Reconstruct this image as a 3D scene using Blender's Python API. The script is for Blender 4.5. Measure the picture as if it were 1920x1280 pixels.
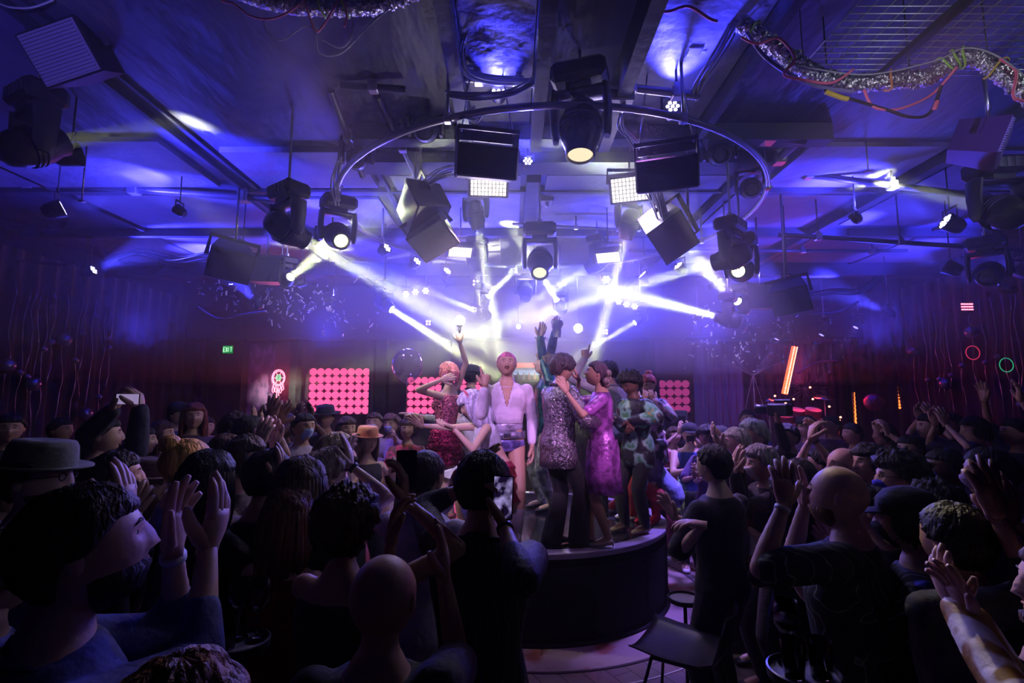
import bpy, bmesh, math, random
import numpy as np
from mathutils import Vector, Matrix, Quaternion, noise as mnoise
R = math.radians; PI = math.pi
scene = bpy.context.scene; C = scene.collection
for o in list(bpy.data.objects): bpy.data.objects.remove(o)

# ---------------------------------------------------------------- camera
CAMZ, FPX, PITCH = 2.05, 960.0, R(6.2)
cam = bpy.data.cameras.new('camera'); camo = bpy.data.objects.new('camera', cam); C.objects.link(camo)
camo.location = (0, 0, CAMZ); camo.rotation_euler = (R(90) + PITCH, 0, 0)
cam.lens = 18.0; cam.sensor_width = 36.0; cam.clip_start = 0.05; cam.clip_end = 100
scene.camera = camo
scene.view_settings.view_transform = 'Standard'; scene.view_settings.look = 'None'
scene.view_settings.gamma = 1.0; scene.view_settings.use_curve_mapping = False
scene.view_settings.exposure = 0.0
cy = scene.cycles
cy.use_denoising = True
cy.use_adaptive_sampling = True; cy.adaptive_threshold = 0.08; cy.adaptive_min_samples = 12
cy.volume_step_rate = 2.5; cy.volume_max_steps = 64
cy.max_bounces = 5; cy.diffuse_bounces = 2; cy.glossy_bounces = 2; cy.transmission_bounces = 4; cy.transparent_max_bounces = 8
cy.volume_bounces = 0; cy.sample_clamp_indirect = 4.0; cy.sample_clamp_direct = 0.0
cy.caustics_reflective = False; cy.caustics_refractive = False
w = bpy.data.worlds.new('world'); scene.world = w; w.use_nodes = True
w.node_tree.nodes['Background'].inputs[0].default_value = (0.012, 0.008, 0.05, 1)
w.node_tree.nodes['Background'].inputs[1].default_value = 0.05

def ray(px, py):
    a = (px - 960) / FPX; b = (640 - py) / FPX
    c, s = math.cos(PITCH), math.sin(PITCH)
    return Vector((a, c - b * s, s + b * c))
def at(px, py, Y):            # the place seen at a pixel, Y metres into the room
    d = ray(px, py); return Vector((0, 0, CAMZ)) + d * (Y / d.y)
def atz(px, py, z):           # the place seen at a pixel, on the level z
    d = ray(px, py); return Vector((0, 0, CAMZ)) + d * ((z - CAMZ) / d.z)

# ---------------------------------------------------------------- lamps
def spot(name, loc, target, power, color, angle, blend=0.3, size=0.05):
    l = bpy.data.lights.new(name, 'SPOT'); l.energy = power; l.color = color
    l.spot_size = R(angle); l.spot_blend = blend; l.shadow_soft_size = size
    o = bpy.data.objects.new(name, l); C.objects.link(o); o.location = loc
    o.rotation_euler = (Vector(target) - Vector(loc)).to_track_quat('-Z', 'Y').to_euler()
    return o
def area(name, loc, target, power, color, sx, sy, spread=180):
    l = bpy.data.lights.new(name, 'AREA'); l.energy = power; l.color = color; l.shape = 'RECTANGLE'
    l.size = sx; l.size_y = sy; l.spread = R(spread)
    o = bpy.data.objects.new(name, l); C.objects.link(o); o.location = loc
    o.rotation_euler = (Vector(target) - Vector(loc)).to_track_quat('-Z', 'Y').to_euler()
    return o
def point(name, loc, power, color, size=0.1):
    l = bpy.data.lights.new(name, 'POINT'); l.energy = power; l.color = color; l.shadow_soft_size = size
    o = bpy.data.objects.new(name, l); C.objects.link(o); o.location = loc; return o

BLUE = (0.052, 0.05, 1.0); VIOLET = (0.34, 0.16, 1.0); WARM = (0.95, 1.0, 0.50); WHITE = (0.95, 0.95, 1.0)
PINK = (1.0, 0.14, 0.42); RED = (1.0, 0.03, 0.12)

# ---------------------------------------------------------------- materials
MATS = {}
def mat(name, col=(.5, .5, .5), rough=.6, metal=0, emit=None, es=0, bump=0, bscale=30, mix=None, mscale=8, mdet=3, mlo=.45, mhi=.55, spec=.5, coat=0,
        trans=0, alpha=1, ior=1.45, pat='NOISE', stretch=None, sheen=0):
    if name in MATS: return MATS[name]
    m = bpy.data.materials.new(name); m.use_nodes = True; MATS[name] = m
    nt = m.node_tree; n = nt.nodes; L = nt.links; b = n['Principled BSDF']
    b.inputs['Base Color'].default_value = (*col, 1); b.inputs['Roughness'].default_value = rough
    b.inputs['Metallic'].default_value = metal; b.inputs['Specular IOR Level'].default_value = spec
    b.inputs['Coat Weight'].default_value = coat; b.inputs['Transmission Weight'].default_value = trans
    b.inputs['IOR'].default_value = ior; b.inputs['Alpha'].default_value = alpha
    b.inputs['Sheen Weight'].default_value = sheen
    if emit: b.inputs['Emission Color'].default_value = (*emit, 1); b.inputs['Emission Strength'].default_value = es
    vec = None
    if bump or mix:
        tc = n.new('ShaderNodeTexCoord'); mp = n.new('ShaderNodeMapping'); L.new(tc.outputs['Object'], mp.inputs[0]); vec = mp.outputs[0]
        if stretch: mp.inputs['Scale'].default_value = stretch
    def tex(scale, det, kind):
        if kind == 'VORONOI':
            t = n.new('ShaderNodeTexVoronoi'); t.inputs['Scale'].default_value = scale; o = t.outputs['Distance']
        elif kind == 'WAVE':
            t = n.new('ShaderNodeTexWave'); t.inputs['Scale'].default_value = scale; t.inputs['Distortion'].default_value = 6
            t.inputs['Detail'].default_value = 2; t.inputs['Detail Scale'].default_value = 1.2; o = t.outputs['Fac']
        else:
            t = n.new('ShaderNodeTexNoise'); t.inputs['Scale'].default_value = scale; t.inputs['Detail'].default_value = det; o = t.outputs['Fac']
        L.new(vec, t.inputs['Vector']); return o
    if mix:
        r = n.new('ShaderNodeValToRGB'); L.new(tex(mscale, mdet, pat), r.inputs[0]); e = r.color_ramp.elements
        e[0].position = mlo; e[0].color = (*col, 1); e[1].position = mhi
        if isinstance(mix[0], (tuple, list)):
            e[1].color = (*mix[0], 1)
            for k, c in enumerate(mix[1:]):
                q = e.new(min(1, mhi + (k + 1) * .09)); q.color = (*c, 1)
        else: e[1].color = (*mix, 1)
        L.new(r.outputs[0], b.inputs['Base Color'])
    if bump:
        bp = n.new('ShaderNodeBump'); bp.inputs['Strength'].default_value = min(1, bump); bp.inputs['Distance'].default_value = max(.02, .22 / bscale)
        L.new(tex(bscale, 4, 'NOISE'), bp.inputs['Height']); L.new(bp.outputs[0], b.inputs['Normal'])
    return m
def emis(name, col, s):
    if name in MATS: return MATS[name]
    m = bpy.data.materials.new(name); m.use_nodes = True; MATS[name] = m
    n = m.node_tree.nodes; n.clear(); e = n.new('ShaderNodeEmission'); o = n.new('ShaderNodeOutputMaterial')
    e.inputs[0].default_value = (*col, 1); e.inputs[1].default_value = s; m.node_tree.links.new(e.outputs[0], o.inputs[0]); return m

# ---------------------------------------------------------------- mesh collecting
class MB:
    def __init__(s): s.v = []; s.f = []; s.m = []
    def add(s, vs, fs, mi=0):
        k = len(s.v); s.v += [tuple(p) for p in vs]; s.f += [tuple(i + k for i in f) for f in fs]; s.m += [mi] * len(fs); return s
    def box(s, c, d, rot=None, mi=0, bev=0):
        c = Vector(c); hx, hy, hz = d[0] / 2, d[1] / 2, d[2] / 2
        if bev:
            b = min(bev, hx * .9, hy * .9, hz * .9)
            def oc(X, Y, q, z): return [(-X, -Y + q, z), (-X + q, -Y, z), (X - q, -Y, z), (X, -Y + q, z), (X, Y - q, z), (X - q, Y, z), (-X + q, Y, z), (-X, Y - q, z)]
            vs = oc(hx - b, hy - b, b * .3, -hz) + oc(hx, hy, b, -hz + b) + oc(hx, hy, b, hz - b) + oc(hx - b, hy - b, b * .3, hz); fs = []
            for k in range(3):
                for i in range(8): j = (i + 1) % 8; fs.append((k * 8 + i, k * 8 + j, (k + 1) * 8 + j, (k + 1) * 8 + i))
            fs.append(tuple(reversed(range(8)))); fs.append(tuple(range(24, 32)))
        else:
            vs = [(x, y, z) for z in (-hz, hz) for x, y in ((-hx, -hy), (hx, -hy), (hx, hy), (-hx, hy))]
            fs = [(3, 2, 1, 0), (4, 5, 6, 7), (0, 1, 5, 4), (1, 2, 6, 5), (2, 3, 7, 6), (3, 0, 4, 7)]
        if rot is not None: vs = [rot @ Vector(p) for p in vs]
        return s.add([Vector(p) + c for p in vs], fs, mi)
    def tube(s, pts, rad, n=8, mi=0, caps=True, flat=None, ref=None, closed=False):
        """rings along a path; rad one number, a list, or a list of (ra, rb)"""
        pts = [Vector(p) for p in pts]; N = len(pts)
        if not isinstance(rad, (list, tuple)): rad = [rad] * N
        rad = [(r, r) if not isinstance(r, (tuple, list)) else r for r in rad]
        vs = []; fs = []; prev = None
        for i in range(N):
            if closed: t = pts[(i + 1) % N] - pts[i - 1]
            else: t = pts[min(i + 1, N - 1)] - pts[max(i - 1, 0)]
            if t.length < 1e-9: t = Vector((0, 0, 1))
            t.normalize()
            if ref is not None:
                u = Vector(ref) - t * t.dot(Vector(ref))
            elif prev is None:
                a = Vector((0, 0, 1)) if abs(t.z) < .9 else Vector((1, 0, 0)); u = a - t * t.dot(a)
            else: u = prev - t * t.dot(prev)
            if u.length < 1e-6: u = t.orthogonal()
            u.normalize(); prev = u; v = t.cross(u)
            ra, rb = rad[i]
            for k in range(n):
                a = 2 * PI * k / n; vs.append(pts[i] + u * (math.cos(a) * ra) + v * (math.sin(a) * rb))
        M_ = N if closed else N - 1
        for i in range(M_):
            j2 = (i + 1) % N
            for k in range(n): k2 = (k + 1) % n; fs.append((i * n + k, i * n + k2, j2 * n + k2, j2 * n + k))
        if caps and not closed: fs.append(tuple(reversed(range(n)))); fs.append(tuple(range((N - 1) * n, N * n)))
        return s.add(vs, fs, mi)
    def cyl(s, a, b, r, r2=None, n=16, mi=0): return s.tube([a, b], [r, r if r2 is None else r2], n, mi)
    def capsule(s, a, b, ra, rb, n=10, mi=0):
        a = Vector(a); b = Vector(b); d = b - a
        if d.length < 1e-6: return s.ball(a, (ra,) * 3, mi=mi)
        d.normalize(); P = []; Q = []
        for t in (-.98, -.7, -.35, 0): P.append(a + d * ra * t); Q.append(ra * math.sqrt(max(0, 1 - t * t)))
        for t in (0, .35, .7, .98): P.append(b + d * rb * t); Q.append(rb * math.sqrt(max(0, 1 - t * t)))
        return s.tube(P, Q, n, mi)
    def ball(s, c, r, n=14, m=9, mi=0, rot=None, fn=None):
        if not isinstance(r, (tuple, list, Vector)): r = (r, r, r)
        c = Vector(c); vs = [(0, 0, -1)]; fs = []
        for i in range(1, m):
            ph = -PI / 2 + PI * i / m
            for k in range(n): a = 2 * PI * k / n; vs.append((math.cos(ph) * math.cos(a), math.cos(ph) * math.sin(a), math.sin(ph)))
        vs.append((0, 0, 1)); T = len(vs) - 1
        for k in range(n): fs.append((0, 1 + (k + 1) % n, 1 + k)); fs.append((T, 1 + (m - 2) * n + k, 1 + (m - 2) * n + (k + 1) % n))
        for i in range(m - 2):
            for k in range(n): a = 1 + i * n; b = a + n; k2 = (k + 1) % n; fs.append((a + k, a + k2, b + k2, b + k))
        out = []
        for p in vs:
            q = Vector(p)
            q = fn(q) if fn else q
            q = Vector((q.x * r[0], q.y * r[1], q.z * r[2]))
            if rot is not None: q = rot @ q
            out.append(q + c)
        return s.add(out, fs, mi)
    def lathe(s, prof, c=(0, 0, 0), n=24, mi=0, rot=None, a0=0, a1=2 * PI):
        c = Vector(c); vs = []; fs = []; full = abs(a1 - a0 - 2 * PI) < 1e-6; K = n if full else n + 1
        for (r, z) in prof:
            for k in range(K):
                a = a0 + (a1 - a0) * k / n; q = Vector((r * math.cos(a), r * math.sin(a), z))
                if rot is not None: q = rot @ q
                vs.append(q + c)
        for i in range(len(prof) - 1):
            for k in range(n): k2 = (k + 1) % K; fs.append((i * K + k, i * K + k2, (i + 1) * K + k2, (i + 1) * K + k))
        return s.add(vs, fs, mi)
    def xf(s, M_):
        s.v = [tuple(M_ @ Vector(p)) for p in s.v]; return s
    def build(s, name, mats, parent=None, smooth=True, label=None, cat=None, group=None, kind=None, sharp=None):
        me = bpy.data.meshes.new(name); me.from_pydata(s.v, [], s.f)
        if not isinstance(mats, (list, tuple)): mats = [mats]
        for m_ in mats: me.materials.append(m_)
        me.polygons.foreach_set('material_index', s.m)
        me.polygons.foreach_set('use_smooth', [bool(smooth)] * len(s.f))
        me.update()
        if smooth and sharp is not None:
            try: me.set_sharp_from_angle(angle=R(sharp))
            except Exception: pass
        o = bpy.data.objects.new(name, me); C.objects.link(o)
        if parent: o.parent = parent
        return tag(o, label, cat, group, kind)
def tag(o, label=None, cat=None, group=None, kind=None):
    if label: o['label'] = label
    if cat: o['category'] = cat
    if group: o['group'] = group
    if kind: o['kind'] = kind
    return o
def thing(name, label, cat, loc=(0, 0, 0), rotz=0, group=None):
    o = bpy.data.objects.new(name, None); C.objects.link(o); o.location = loc; o.rotation_euler = (0, 0, rotz); o.empty_display_size = .1
    return tag(o, label, cat, group)
def copy_tree(o, parent=None):
    c = o.copy(); C.objects.link(c)
    if parent: c.parent = parent
    for ch in list(o.children): copy_tree(ch, c)
    return c
def catenary(a, b, sag, n=12, wob=0, seed=0):
    rr = random.Random(seed); a = Vector(a); b = Vector(b); out = []
    for i in range(n + 1):
        t = i / n; p = a.lerp(b, t); p.z -= sag * 4 * t * (1 - t)
        if wob and 0 < i < n: p += Vector((rr.uniform(-wob, wob), rr.uniform(-wob, wob), rr.uniform(-wob, wob)))
        out.append(p)
    return out
def smooth_path(pts, k=6):
    pts = [Vector(p) for p in pts]; out = []
    for i in range(len(pts) - 1):
        p0 = pts[max(i - 1, 0)]; p1 = pts[i]; p2 = pts[i + 1]; p3 = pts[min(i + 2, len(pts) - 1)]
        for j in range(k):
            t = j / k
            out.append(.5 * ((2 * p1) + (p2 - p0) * t + (2 * p0 - 5 * p1 + 4 * p2 - p3) * t * t + (3 * p1 - p0 - 3 * p2 + p3) * t ** 3))
    out.append(pts[-1]); return out
# ================================================================ haze that fills the hall
SC = Vector((0.24, 5.86, 0.75)); SR = 1.42           # the round stage
def volume_mat(name, dens, g, col):
    m = bpy.data.materials.new(name); m.use_nodes = True; n = m.node_tree.nodes; n.clear()
    v = n.new('ShaderNodeVolumeScatter'); o = n.new('ShaderNodeOutputMaterial')
    v.inputs['Color'].default_value = (*col, 1); v.inputs['Density'].default_value = dens; v.inputs['Anisotropy'].default_value = g
    m.node_tree.links.new(v.outputs[0], o.inputs['Volume']); return m
HZ = MB().box((0.3, 6.9, 2.3), (15.4, 10.4, 4.5)).build('haze', volume_mat('haze', .005, .3, (1, 1, 1)), smooth=False, label='thin theatrical haze filling the whole hall', cat='haze', kind='stuff')
cl = volume_mat('haze_cloud', .11, .45, (1, 1, 1)); n = cl.node_tree.nodes; L = cl.node_tree.links
tc = n.new('ShaderNodeTexCoord'); gr = n.new('ShaderNodeTexGradient'); gr.gradient_type = 'QUADRATIC_SPHERE'; mp = n.new('ShaderNodeMapping'); mp.inputs['Location'].default_value = (-.3 / 4.6, -7.7 / 4.3, -3.25 / 1.4); mp.inputs['Scale'].default_value = (1 / 4.6, 1 / 4.3, 1 / 1.4)
mu = n.new('ShaderNodeMath'); mu.operation = 'MULTIPLY'; mu.inputs[1].default_value = .27
L.new(tc.outputs['Object'], mp.inputs[0]); L.new(mp.outputs[0], gr.inputs[0]); L.new(gr.outputs['Fac'], mu.inputs[0]); L.new(mu.outputs[0], [x for x in n if x.type == 'VOLUME_SCATTER'][0].inputs['Density'])
HU = MB().box((0.3, 7.0, 3.42), (15.3, 10.0, 2.2)).build('haze_layer', volume_mat('haze_layer', .028, .3, (1, 1, 1)), smooth=False, label='thicker haze hanging under the whole ceiling', cat='haze', kind='stuff')
HC = MB().ball((.3, 7.7, 3.25), (4.6, 4.3, 1.3), 24, 14).build('haze_cloud', cl, label='denser cloud of white haze over the back of the round stage', cat='haze', kind='stuff')

# ================================================================ the room
CE = 4.6; XL, XR, YB, YF = -7.6, 8.2, 12.2, -1.8
def struct(name, mb, m, **k): return mb.build(name, m, smooth=k.pop('smooth', False), kind='structure', **k)

# floor: worn planks, procedural
fm = bpy.data.materials.new('worn_plank_floor'); fm.use_nodes = True; n = fm.node_tree.nodes; L = fm.node_tree.links; b = n['Principled BSDF']
tc = n.new('ShaderNodeTexCoord'); br = n.new('ShaderNodeTexBrick'); mp = n.new('ShaderNodeMapping'); mp.inputs['Rotation'].default_value = (0, 0, R(62))
L.new(tc.outputs['Object'], mp.inputs[0]); L.new(mp.outputs[0], br.inputs['Vector'])
br.inputs['Color1'].default_value = (.34, .25, .27, 1); br.inputs['Color2'].default_value = (.25, .19, .21, 1); br.inputs['Mortar'].default_value = (.05, .04, .05, 1)
br.inputs['Scale'].default_value = 1.0; br.inputs['Mortar Size'].default_value = .004; br.inputs['Brick Width'].default_value = 1.6; br.inputs['Row Height'].default_value = .17
nz = n.new('ShaderNodeTexNoise'); nz.inputs['Scale'].default_value = 3.5; nz.inputs['Detail'].default_value = 6; L.new(mp.outputs[0], nz.inputs['Vector'])
mx = n.new('ShaderNodeMix'); mx.data_type = 'RGBA'; mx.blend_type = 'MULTIPLY'; mx.inputs[0].default_value = .6; L.new(br.outputs[0], mx.inputs[6]); L.new(nz.outputs['Color'], mx.inputs[7])
L.new(mx.outputs[2], b.inputs['Base Color']); b.inputs['Roughness'].default_value = .42
struct('floor', MB().box(((XL + XR) / 2, (YB + YF) / 2, -.05), (XR - XL, YB - YF, .1)), fm)
# a pale cement apron round the stage, with rusty stains
apron = mat('stained_cement', (.36, .27, .30), .5, mix=((.36, .27, .30), (.30, .10, .07), (.26, .09, .07)), mscale=3.2, mdet=5, mlo=.5, mhi=.56, bump=.15, bscale=12)
struct('trim_1', MB().lathe([(SR - .02, .001), (SR - .02, .006), (SR + .36, .006), (SR + .36, .001)], (SC.x, SC.y, 0), 96), apron)
struct('trim_2', MB().lathe([(SR + .36, .001), (SR + .36, .007), (SR + .385, .007), (SR + .385, .001)], (SC.x, SC.y, 0), 96), mat('floor_groove', (.05, .03, .05), .6))
struct('trim_3', MB().lathe([(SR + .60, .001), (SR + .60, .005), (SR + .612, .005), (SR + .612, .001)], (SC.x, SC.y, 0), 96), mat('white_floor_line', (.62, .6, .62), .5))

# ceiling: dark cloth covered boards between joists
cm = mat('painted_black_cloth', (.085, .082, .18), .5, bump=.8, bscale=1.7, mix=(.05, .048, .12), mscale=1.4, mdet=5, mlo=.4, mhi=.65, stretch=(1, .35, 1))
struct('ceiling', MB().box(((XL + XR) / 2, (YB + YF) / 2, CE + .05), (XR - XL, YB - YF, .1)), cm)
jm = mat('joist_paint', (.04, .038, .075), .6, bump=.3, bscale=9)
pm = mat('ceiling_board', (.20, .19, .28), .55, bump=.5, bscale=3, mix=(.13, .12, .20), mscale=2, mlo=.4, mhi=.7)
k = 4
for (x, y0, y1, ww, h) in [(-3.27, 2.5, 12, .05, .06), (-3.12, 2.5, 12, .03, .03), (-.42, 2.6, 4.6, .10, .22), (.22, 2.6, 4.6, .10, .26), (.86, 2.6, 4.6, .10, .26), (1.75, 2.6, 4.6, .07, .16),
                     (4.55, 3.2, 12, .12, .12), (2.6, 5.2, 12, .07, .12), (-1.5, 5.2, 12, .04, .06), (.25, 5.6, 12, .16, .12), (-5.6, 3, 12, .05, .05), (6.4, 3, 12, .05, .05)]:
    struct('trim_%d' % k, MB().box((x, (y0 + y1) / 2, CE - h / 2), (ww, y1 - y0, h)), jm); k += 1
for (y, x0, x1, ww, h) in [(4.62, -1.5, 3.0, .16, .16), (5.25, -1.6, 2.8, .3, .12), (6.05, -7.5, 8.1, .06, .06), (7.6, -7.5, 8.1, .10, .12), (9.6, -7.5, 8.1, .2, .26)]:
    struct('trim_%d' % k, MB().box(((x0 + x1) / 2, y, CE - h / 2), (x1 - x0, ww, h)), jm); k += 1
random.seed(4)
for (x0, x1, y0, y1, dz) in [(-7.3, -3.5, 4.8, 5.9, .05), (-5.5, -3.4, 6.2, 7.4, .03), (-3, -1.6, 5, 5.9, .06), (-3, -1.7, 6.3, 7.4, .04), (3.0, 4.4, 4.9, 5.9, .05), (2.8, 4.3, 6.2, 7.4, .03), (4.8, 6.2, 5, 7.3, .04),
                         (-.36, .16, 3.0, 4.5, .03), (.94, 1.7, 3.0, 4.5, .03), (-1.4, .1, 5.6, 7.4, .04), (.4, 2.5, 5.6, 7.4, .04), (-3, -.2, 7.8, 9.4, .05), (.4, 4.3, 7.8, 9.4, .05), (-7, -3.5, 7.8, 9.4, .04), (4.8, 7.9, 7.8, 9.4, .04)]:
    struct('trim_%d' % k, MB().box(((x0 + x1) / 2, (y0 + y1) / 2, CE - dz / 2), (x1 - x0, y1 - y0, dz)), pm); k += 1

# walls
wm = mat('plum_wall', (.15, .055, .11), .7, mix=(.09, .035, .08), mscale=3, bump=.3, bscale=8, stretch=(1, 1, .25))
dk = mat('black_wall', (.018, .014, .03), .7, bump=.3, bscale=6)
struct('wall_back', MB().box(((XL + XR) / 2, YB + .08, CE / 2), (XR - XL, .16, CE)), wm)
struct('wall_left', MB().box((XL - .08, (YB + YF) / 2, CE / 2), (.16, YB - YF, CE)), dk)
struct('wall_right', MB().box((XR + .08, (YB + YF) / 2, CE / 2), (.16, YB - YF, CE)), dk)
struct('wall_front', MB().box(((XL + XR) / 2, YF - .08, CE / 2), (XR - XL, .16, CE)), dk)
def px2x(px, Y): return at(px, 700, Y).x
def pz(py, Y): return at(960, py, Y).z
# header soffit over the back wall, posts and pilasters
struct('trim_%d' % k, MB().box((0.3, YB - .35, 3.98), (15.6, .7, 1.2)), dk); k += 1
struct('trim_%d' % k, MB().box((px2x(600, 11.9), 11.8, pz(622, 11.8)), (4.2, .3, .1)), mat('soffit_glow_paint', (.25, .12, .08), .5)); k += 1  # orange glow along the soffit, put into this strip's colour
for px, ww, mm in [(553, .16, dk), (716, .24, dk), (700, .06, wm), (393, .12, dk), (455, .05, dk), (838, .2, dk), (1222, .12, dk)]:
    struct('trim_%d' % k, MB().box((px2x(px, 11.9), 11.95, 1.7), (ww, .3, 3.4)), mm); k += 1
# lilac brocade panels by the exit
bro = mat('lilac_brocade', (.22, .10, .34), .6, mix=(.08, .04, .16), mscale=9, mlo=.42, mhi=.56, bump=.3, bscale=20, pat='NOISE', stretch=(1, 1, .5))
for p0, p1 in [(338, 390), (458, 508)]:
    x0, x1 = px2x(p0, 12), px2x(p1, 12)
    struct('trim_%d' % k, MB().box(((x0 + x1) / 2, 12.17, 1.75), (x1 - x0, .06, 3.2)), bro); k += 1
# the exit door
x0, x1 = px2x(404, 12.1), px2x(452, 12.1)
dr = struct('door_1', MB().box(((x0 + x1) / 2, 12.16, 1.3), (x1 - x0, .07, 2.6), bev=.01), mat('dark_door', (.035, .02, .05), .4))
MB().tube([((x1 - .1), 12.1, 1.15), ((x1 - .1), 12.06, 1.15), ((x1 - .22), 12.06, 1.15)], .012).build('door_handle', mat('steel', (.6, .6, .65), .25, 1), dr)
# glowing window panels made of pink discs
glow = emis('pink_disc_light', (1.0, .10, .30), 1.5); glow2 = emis('pink_disc_light_dim', (.8, .08, .42), .42)
def disc_window(idx, p0, p1, q0, q1, cols, rows, gm, skip=()):
    Y = 12.1; x0, x1 = px2x(p0, Y), px2x(p1, Y); z1, z0 = pz(q0, Y), pz(q1, Y)
    wd = struct('window_%d' % idx, MB().box(((x0 + x1) / 2, Y + .06, (z0 + z1) / 2), (x1 - x0, .05, z1 - z0)), mat('disc_wall_back', (.12, .03, .10), .5))
    fr = MB(); t = .05
    fr.box((x0 - t / 2, Y, (z0 + z1) / 2), (t, .16, z1 - z0 + 2 * t)); fr.box((x1 + t / 2, Y, (z0 + z1) / 2), (t, .16, z1 - z0 + 2 * t))
    fr.box(((x0 + x1) / 2, Y, z0 - t / 2), (x1 - x0, .16, t)); fr.box(((x0 + x1) / 2, Y, z1 + t / 2), (x1 - x0, .16, t))
    fr.build('window_frame', mat('dark_frame', (.05, .02, .06), .5), wd, smooth=False)
    d = MB(); dx = (x1 - x0) / cols; dz = (z1 - z0) / rows
    for i in range(cols):
        for j in range(rows):
            if (i, j) in skip: continue
            c = Vector((x0 + dx * (i + .5), Y + .02, z0 + dz * (j + .5)))
            d.cyl(c, c - Vector((0, .02, 0)), min(dx, dz) * .49, n=20)
    d.build('disc_panel', gm, wd, smooth=False)
    return (x0 + x1) / 2, Y - .15, (z0 + z1) / 2, x1 - x0, z1 - z0
wins = []
wins.append(disc_window(1, 580, 694, 690, 776, 8, 6, glow))
wins.append(disc_window(2, 764, 829, 706, 776, 5, 5, glow))
wins.append(disc_window(3, 850, 915, 706, 776, 5, 5, glow))
wins.append(disc_window(4, 1234, 1292, 712, 774, 4, 4, glow2))
for (x, y, z, sx, sz), pw in zip(wins, (22, 8, 8, 4)):
    area('disc_window_light', (x, y, z), (x, y - 5, z - .6), pw * .2, PINK, sx, sz)
# back bar behind the stage
bar = thing('back_bar', 'lit back bar with rows of bottles behind the round stage', 'bar', (px2x(1010, 11.6), 11.75, 0))
wd = mat('bar_wood', (.12, .05, .05), .4)
MB().box((0, .2, 1.0), (1.7, .4, 2.0), bev=.01).box((0, .36, 2.35), (1.7, .06, .7)).build('cabinet', wd, bar, smooth=False)
MB().box((0, .2, 2.16), (1.6, .3, .02)).box((0, .2, 2.42), (1.6, .3, .02)).build('shelf', wd, bar, smooth=False)
MB().box((0, .0, 2.78), (1.75, .08, .1), bev=.01).build('light_strip', emis('orange_strip', (1, .10, .03), 1.6), bar, smooth=False)
MB().box((0, .30, 2.63), (1.55, .02, .12)).build('screen', emis('pale_screen', (.35, .5, .8), .8), bar, smooth=False)
random.seed(8)
bp = MB().lathe([(0, 0), (.035, 0), (.037, .02), (.036, .13), (.014, .17), (.012, .22), (.015, .225), (0, .226)], n=12)
bts = [mat('bottle_amber', (.5, .2, .05), .1, trans=.3), mat('bottle_green', (.1, .3, .1), .1, trans=.3), mat('bottle_clear', (.6, .6, .7), .1, trans=.3), mat('bottle_pink', (.6, .2, .4), .15)]
protos = [bp.build('bottle', m_, label='small glass bottle on the back bar shelves', cat='bottle', group='bottles on the back bar') for m_ in bts]
first = [True] * 4
for row, z in enumerate((2.01, 2.18, 2.44)):
    for i in range(12):
        kx = random.randrange(4); o = protos[kx]
        if first[kx]: first[kx] = False
        else: o = o.copy(); C.objects.link(o)
        o.location = (bar.location.x - .72 + i * .13 + random.uniform(-.01, .01), 11.88, z)
        o.scale = (1, 1, random.uniform(.75, .95) if z > 2.1 else .62)
# black pleated curtains down both sides
def drape(name, pts, z0, z1, m_, label, fold=.09, amp=.05, seed=1):
    rr = random.Random(seed); P = [Vector(p) for p in pts]; vs = []; tot = sum((P[i + 1] - P[i]).length for i in range(len(P) - 1)); N = int(tot / fold * 4)
    def walk(d):
        for i in range(len(P) - 1):
            l = (P[i + 1] - P[i]).length
            if d <= l or i == len(P) - 2: t = (P[i + 1] - P[i]) / l; return P[i] + t * d, Vector((-t.y, t.x, 0))
            d -= l
    mb = MB(); front = []; 
    for i in range(N + 1):
        p, nn = walk(tot * i / N); front.append((p, nn, amp * math.sin(i * PI / 2) * rr.uniform(.6, 1.2)))
    rows = [z0, (z0 + z1) / 2, z1]
    for off in (0, .012):
        for z in rows:
            for (p, nn, a) in front: q = p + nn * (a * (1 if z < z1 else .6) + off); vs.append((q.x, q.y, z))
    n_ = N + 1; fs = []
    for l in range(2):
        for r_ in range(2):
            for i in range(N):
                a = (l * 3 + r_) * n_ + i; f = (a, a + 1, a + n_ + 1, a + n_); fs.append(f if l else f[::-1])
    for i in range(N): fs.append((i, i + 1, 3 * n_ + i + 1, 3 * n_ + i)); fs.append((2 * n_ + i, 5 * n_ + i, 5 * n_ + i + 1, 2 * n_ + i + 1))
    for e in (0, N):
        for r_ in range(2): fs.append((r_ * n_ + e, 3 * n_ + r_ * n_ + e, 3 * n_ + (r_ + 1) * n_ + e, (r_ + 1) * n_ + e))
    mb.add(vs, fs); return mb.build(name, m_, label=label, cat='curtain')
bc = mat('black_velvet', (.010, .012, .045), .85, sheen=.3)
drape('curtain', [(-7.35, 4.5, 0), (-7.35, 11.9, 0), (-7.1, 12.05, 0), (-6.9, 12.05, 0)][:2], .02, 4.25, bc, 'black pleated curtain covering the left side wall', .3, .06, 1)
drape('curtain', [(7.95, 3.5, 0), (7.95, 12.0, 0)], .02, 4.25, bc, 'black pleated curtain covering the right side wall', .3, .06, 2)
drape('curtain', [(px2x(1300, 12), 12.0, 0), (px2x(1395, 12), 12.0, 0)], .02, 3.3, mat('violet_drape', (.2, .12, .4), .7), 'violet curtain behind the keyboards', .16, .05, 3)
drape('curtain', [(px2x(1402, 12), 11.98, 0), (7.8, 11.98, 0)], .02, 3.3, mat('plum_drape', (.06, .015, .06), .8), 'dark plum curtain behind the drum kit', .2, .05, 4)
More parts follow.
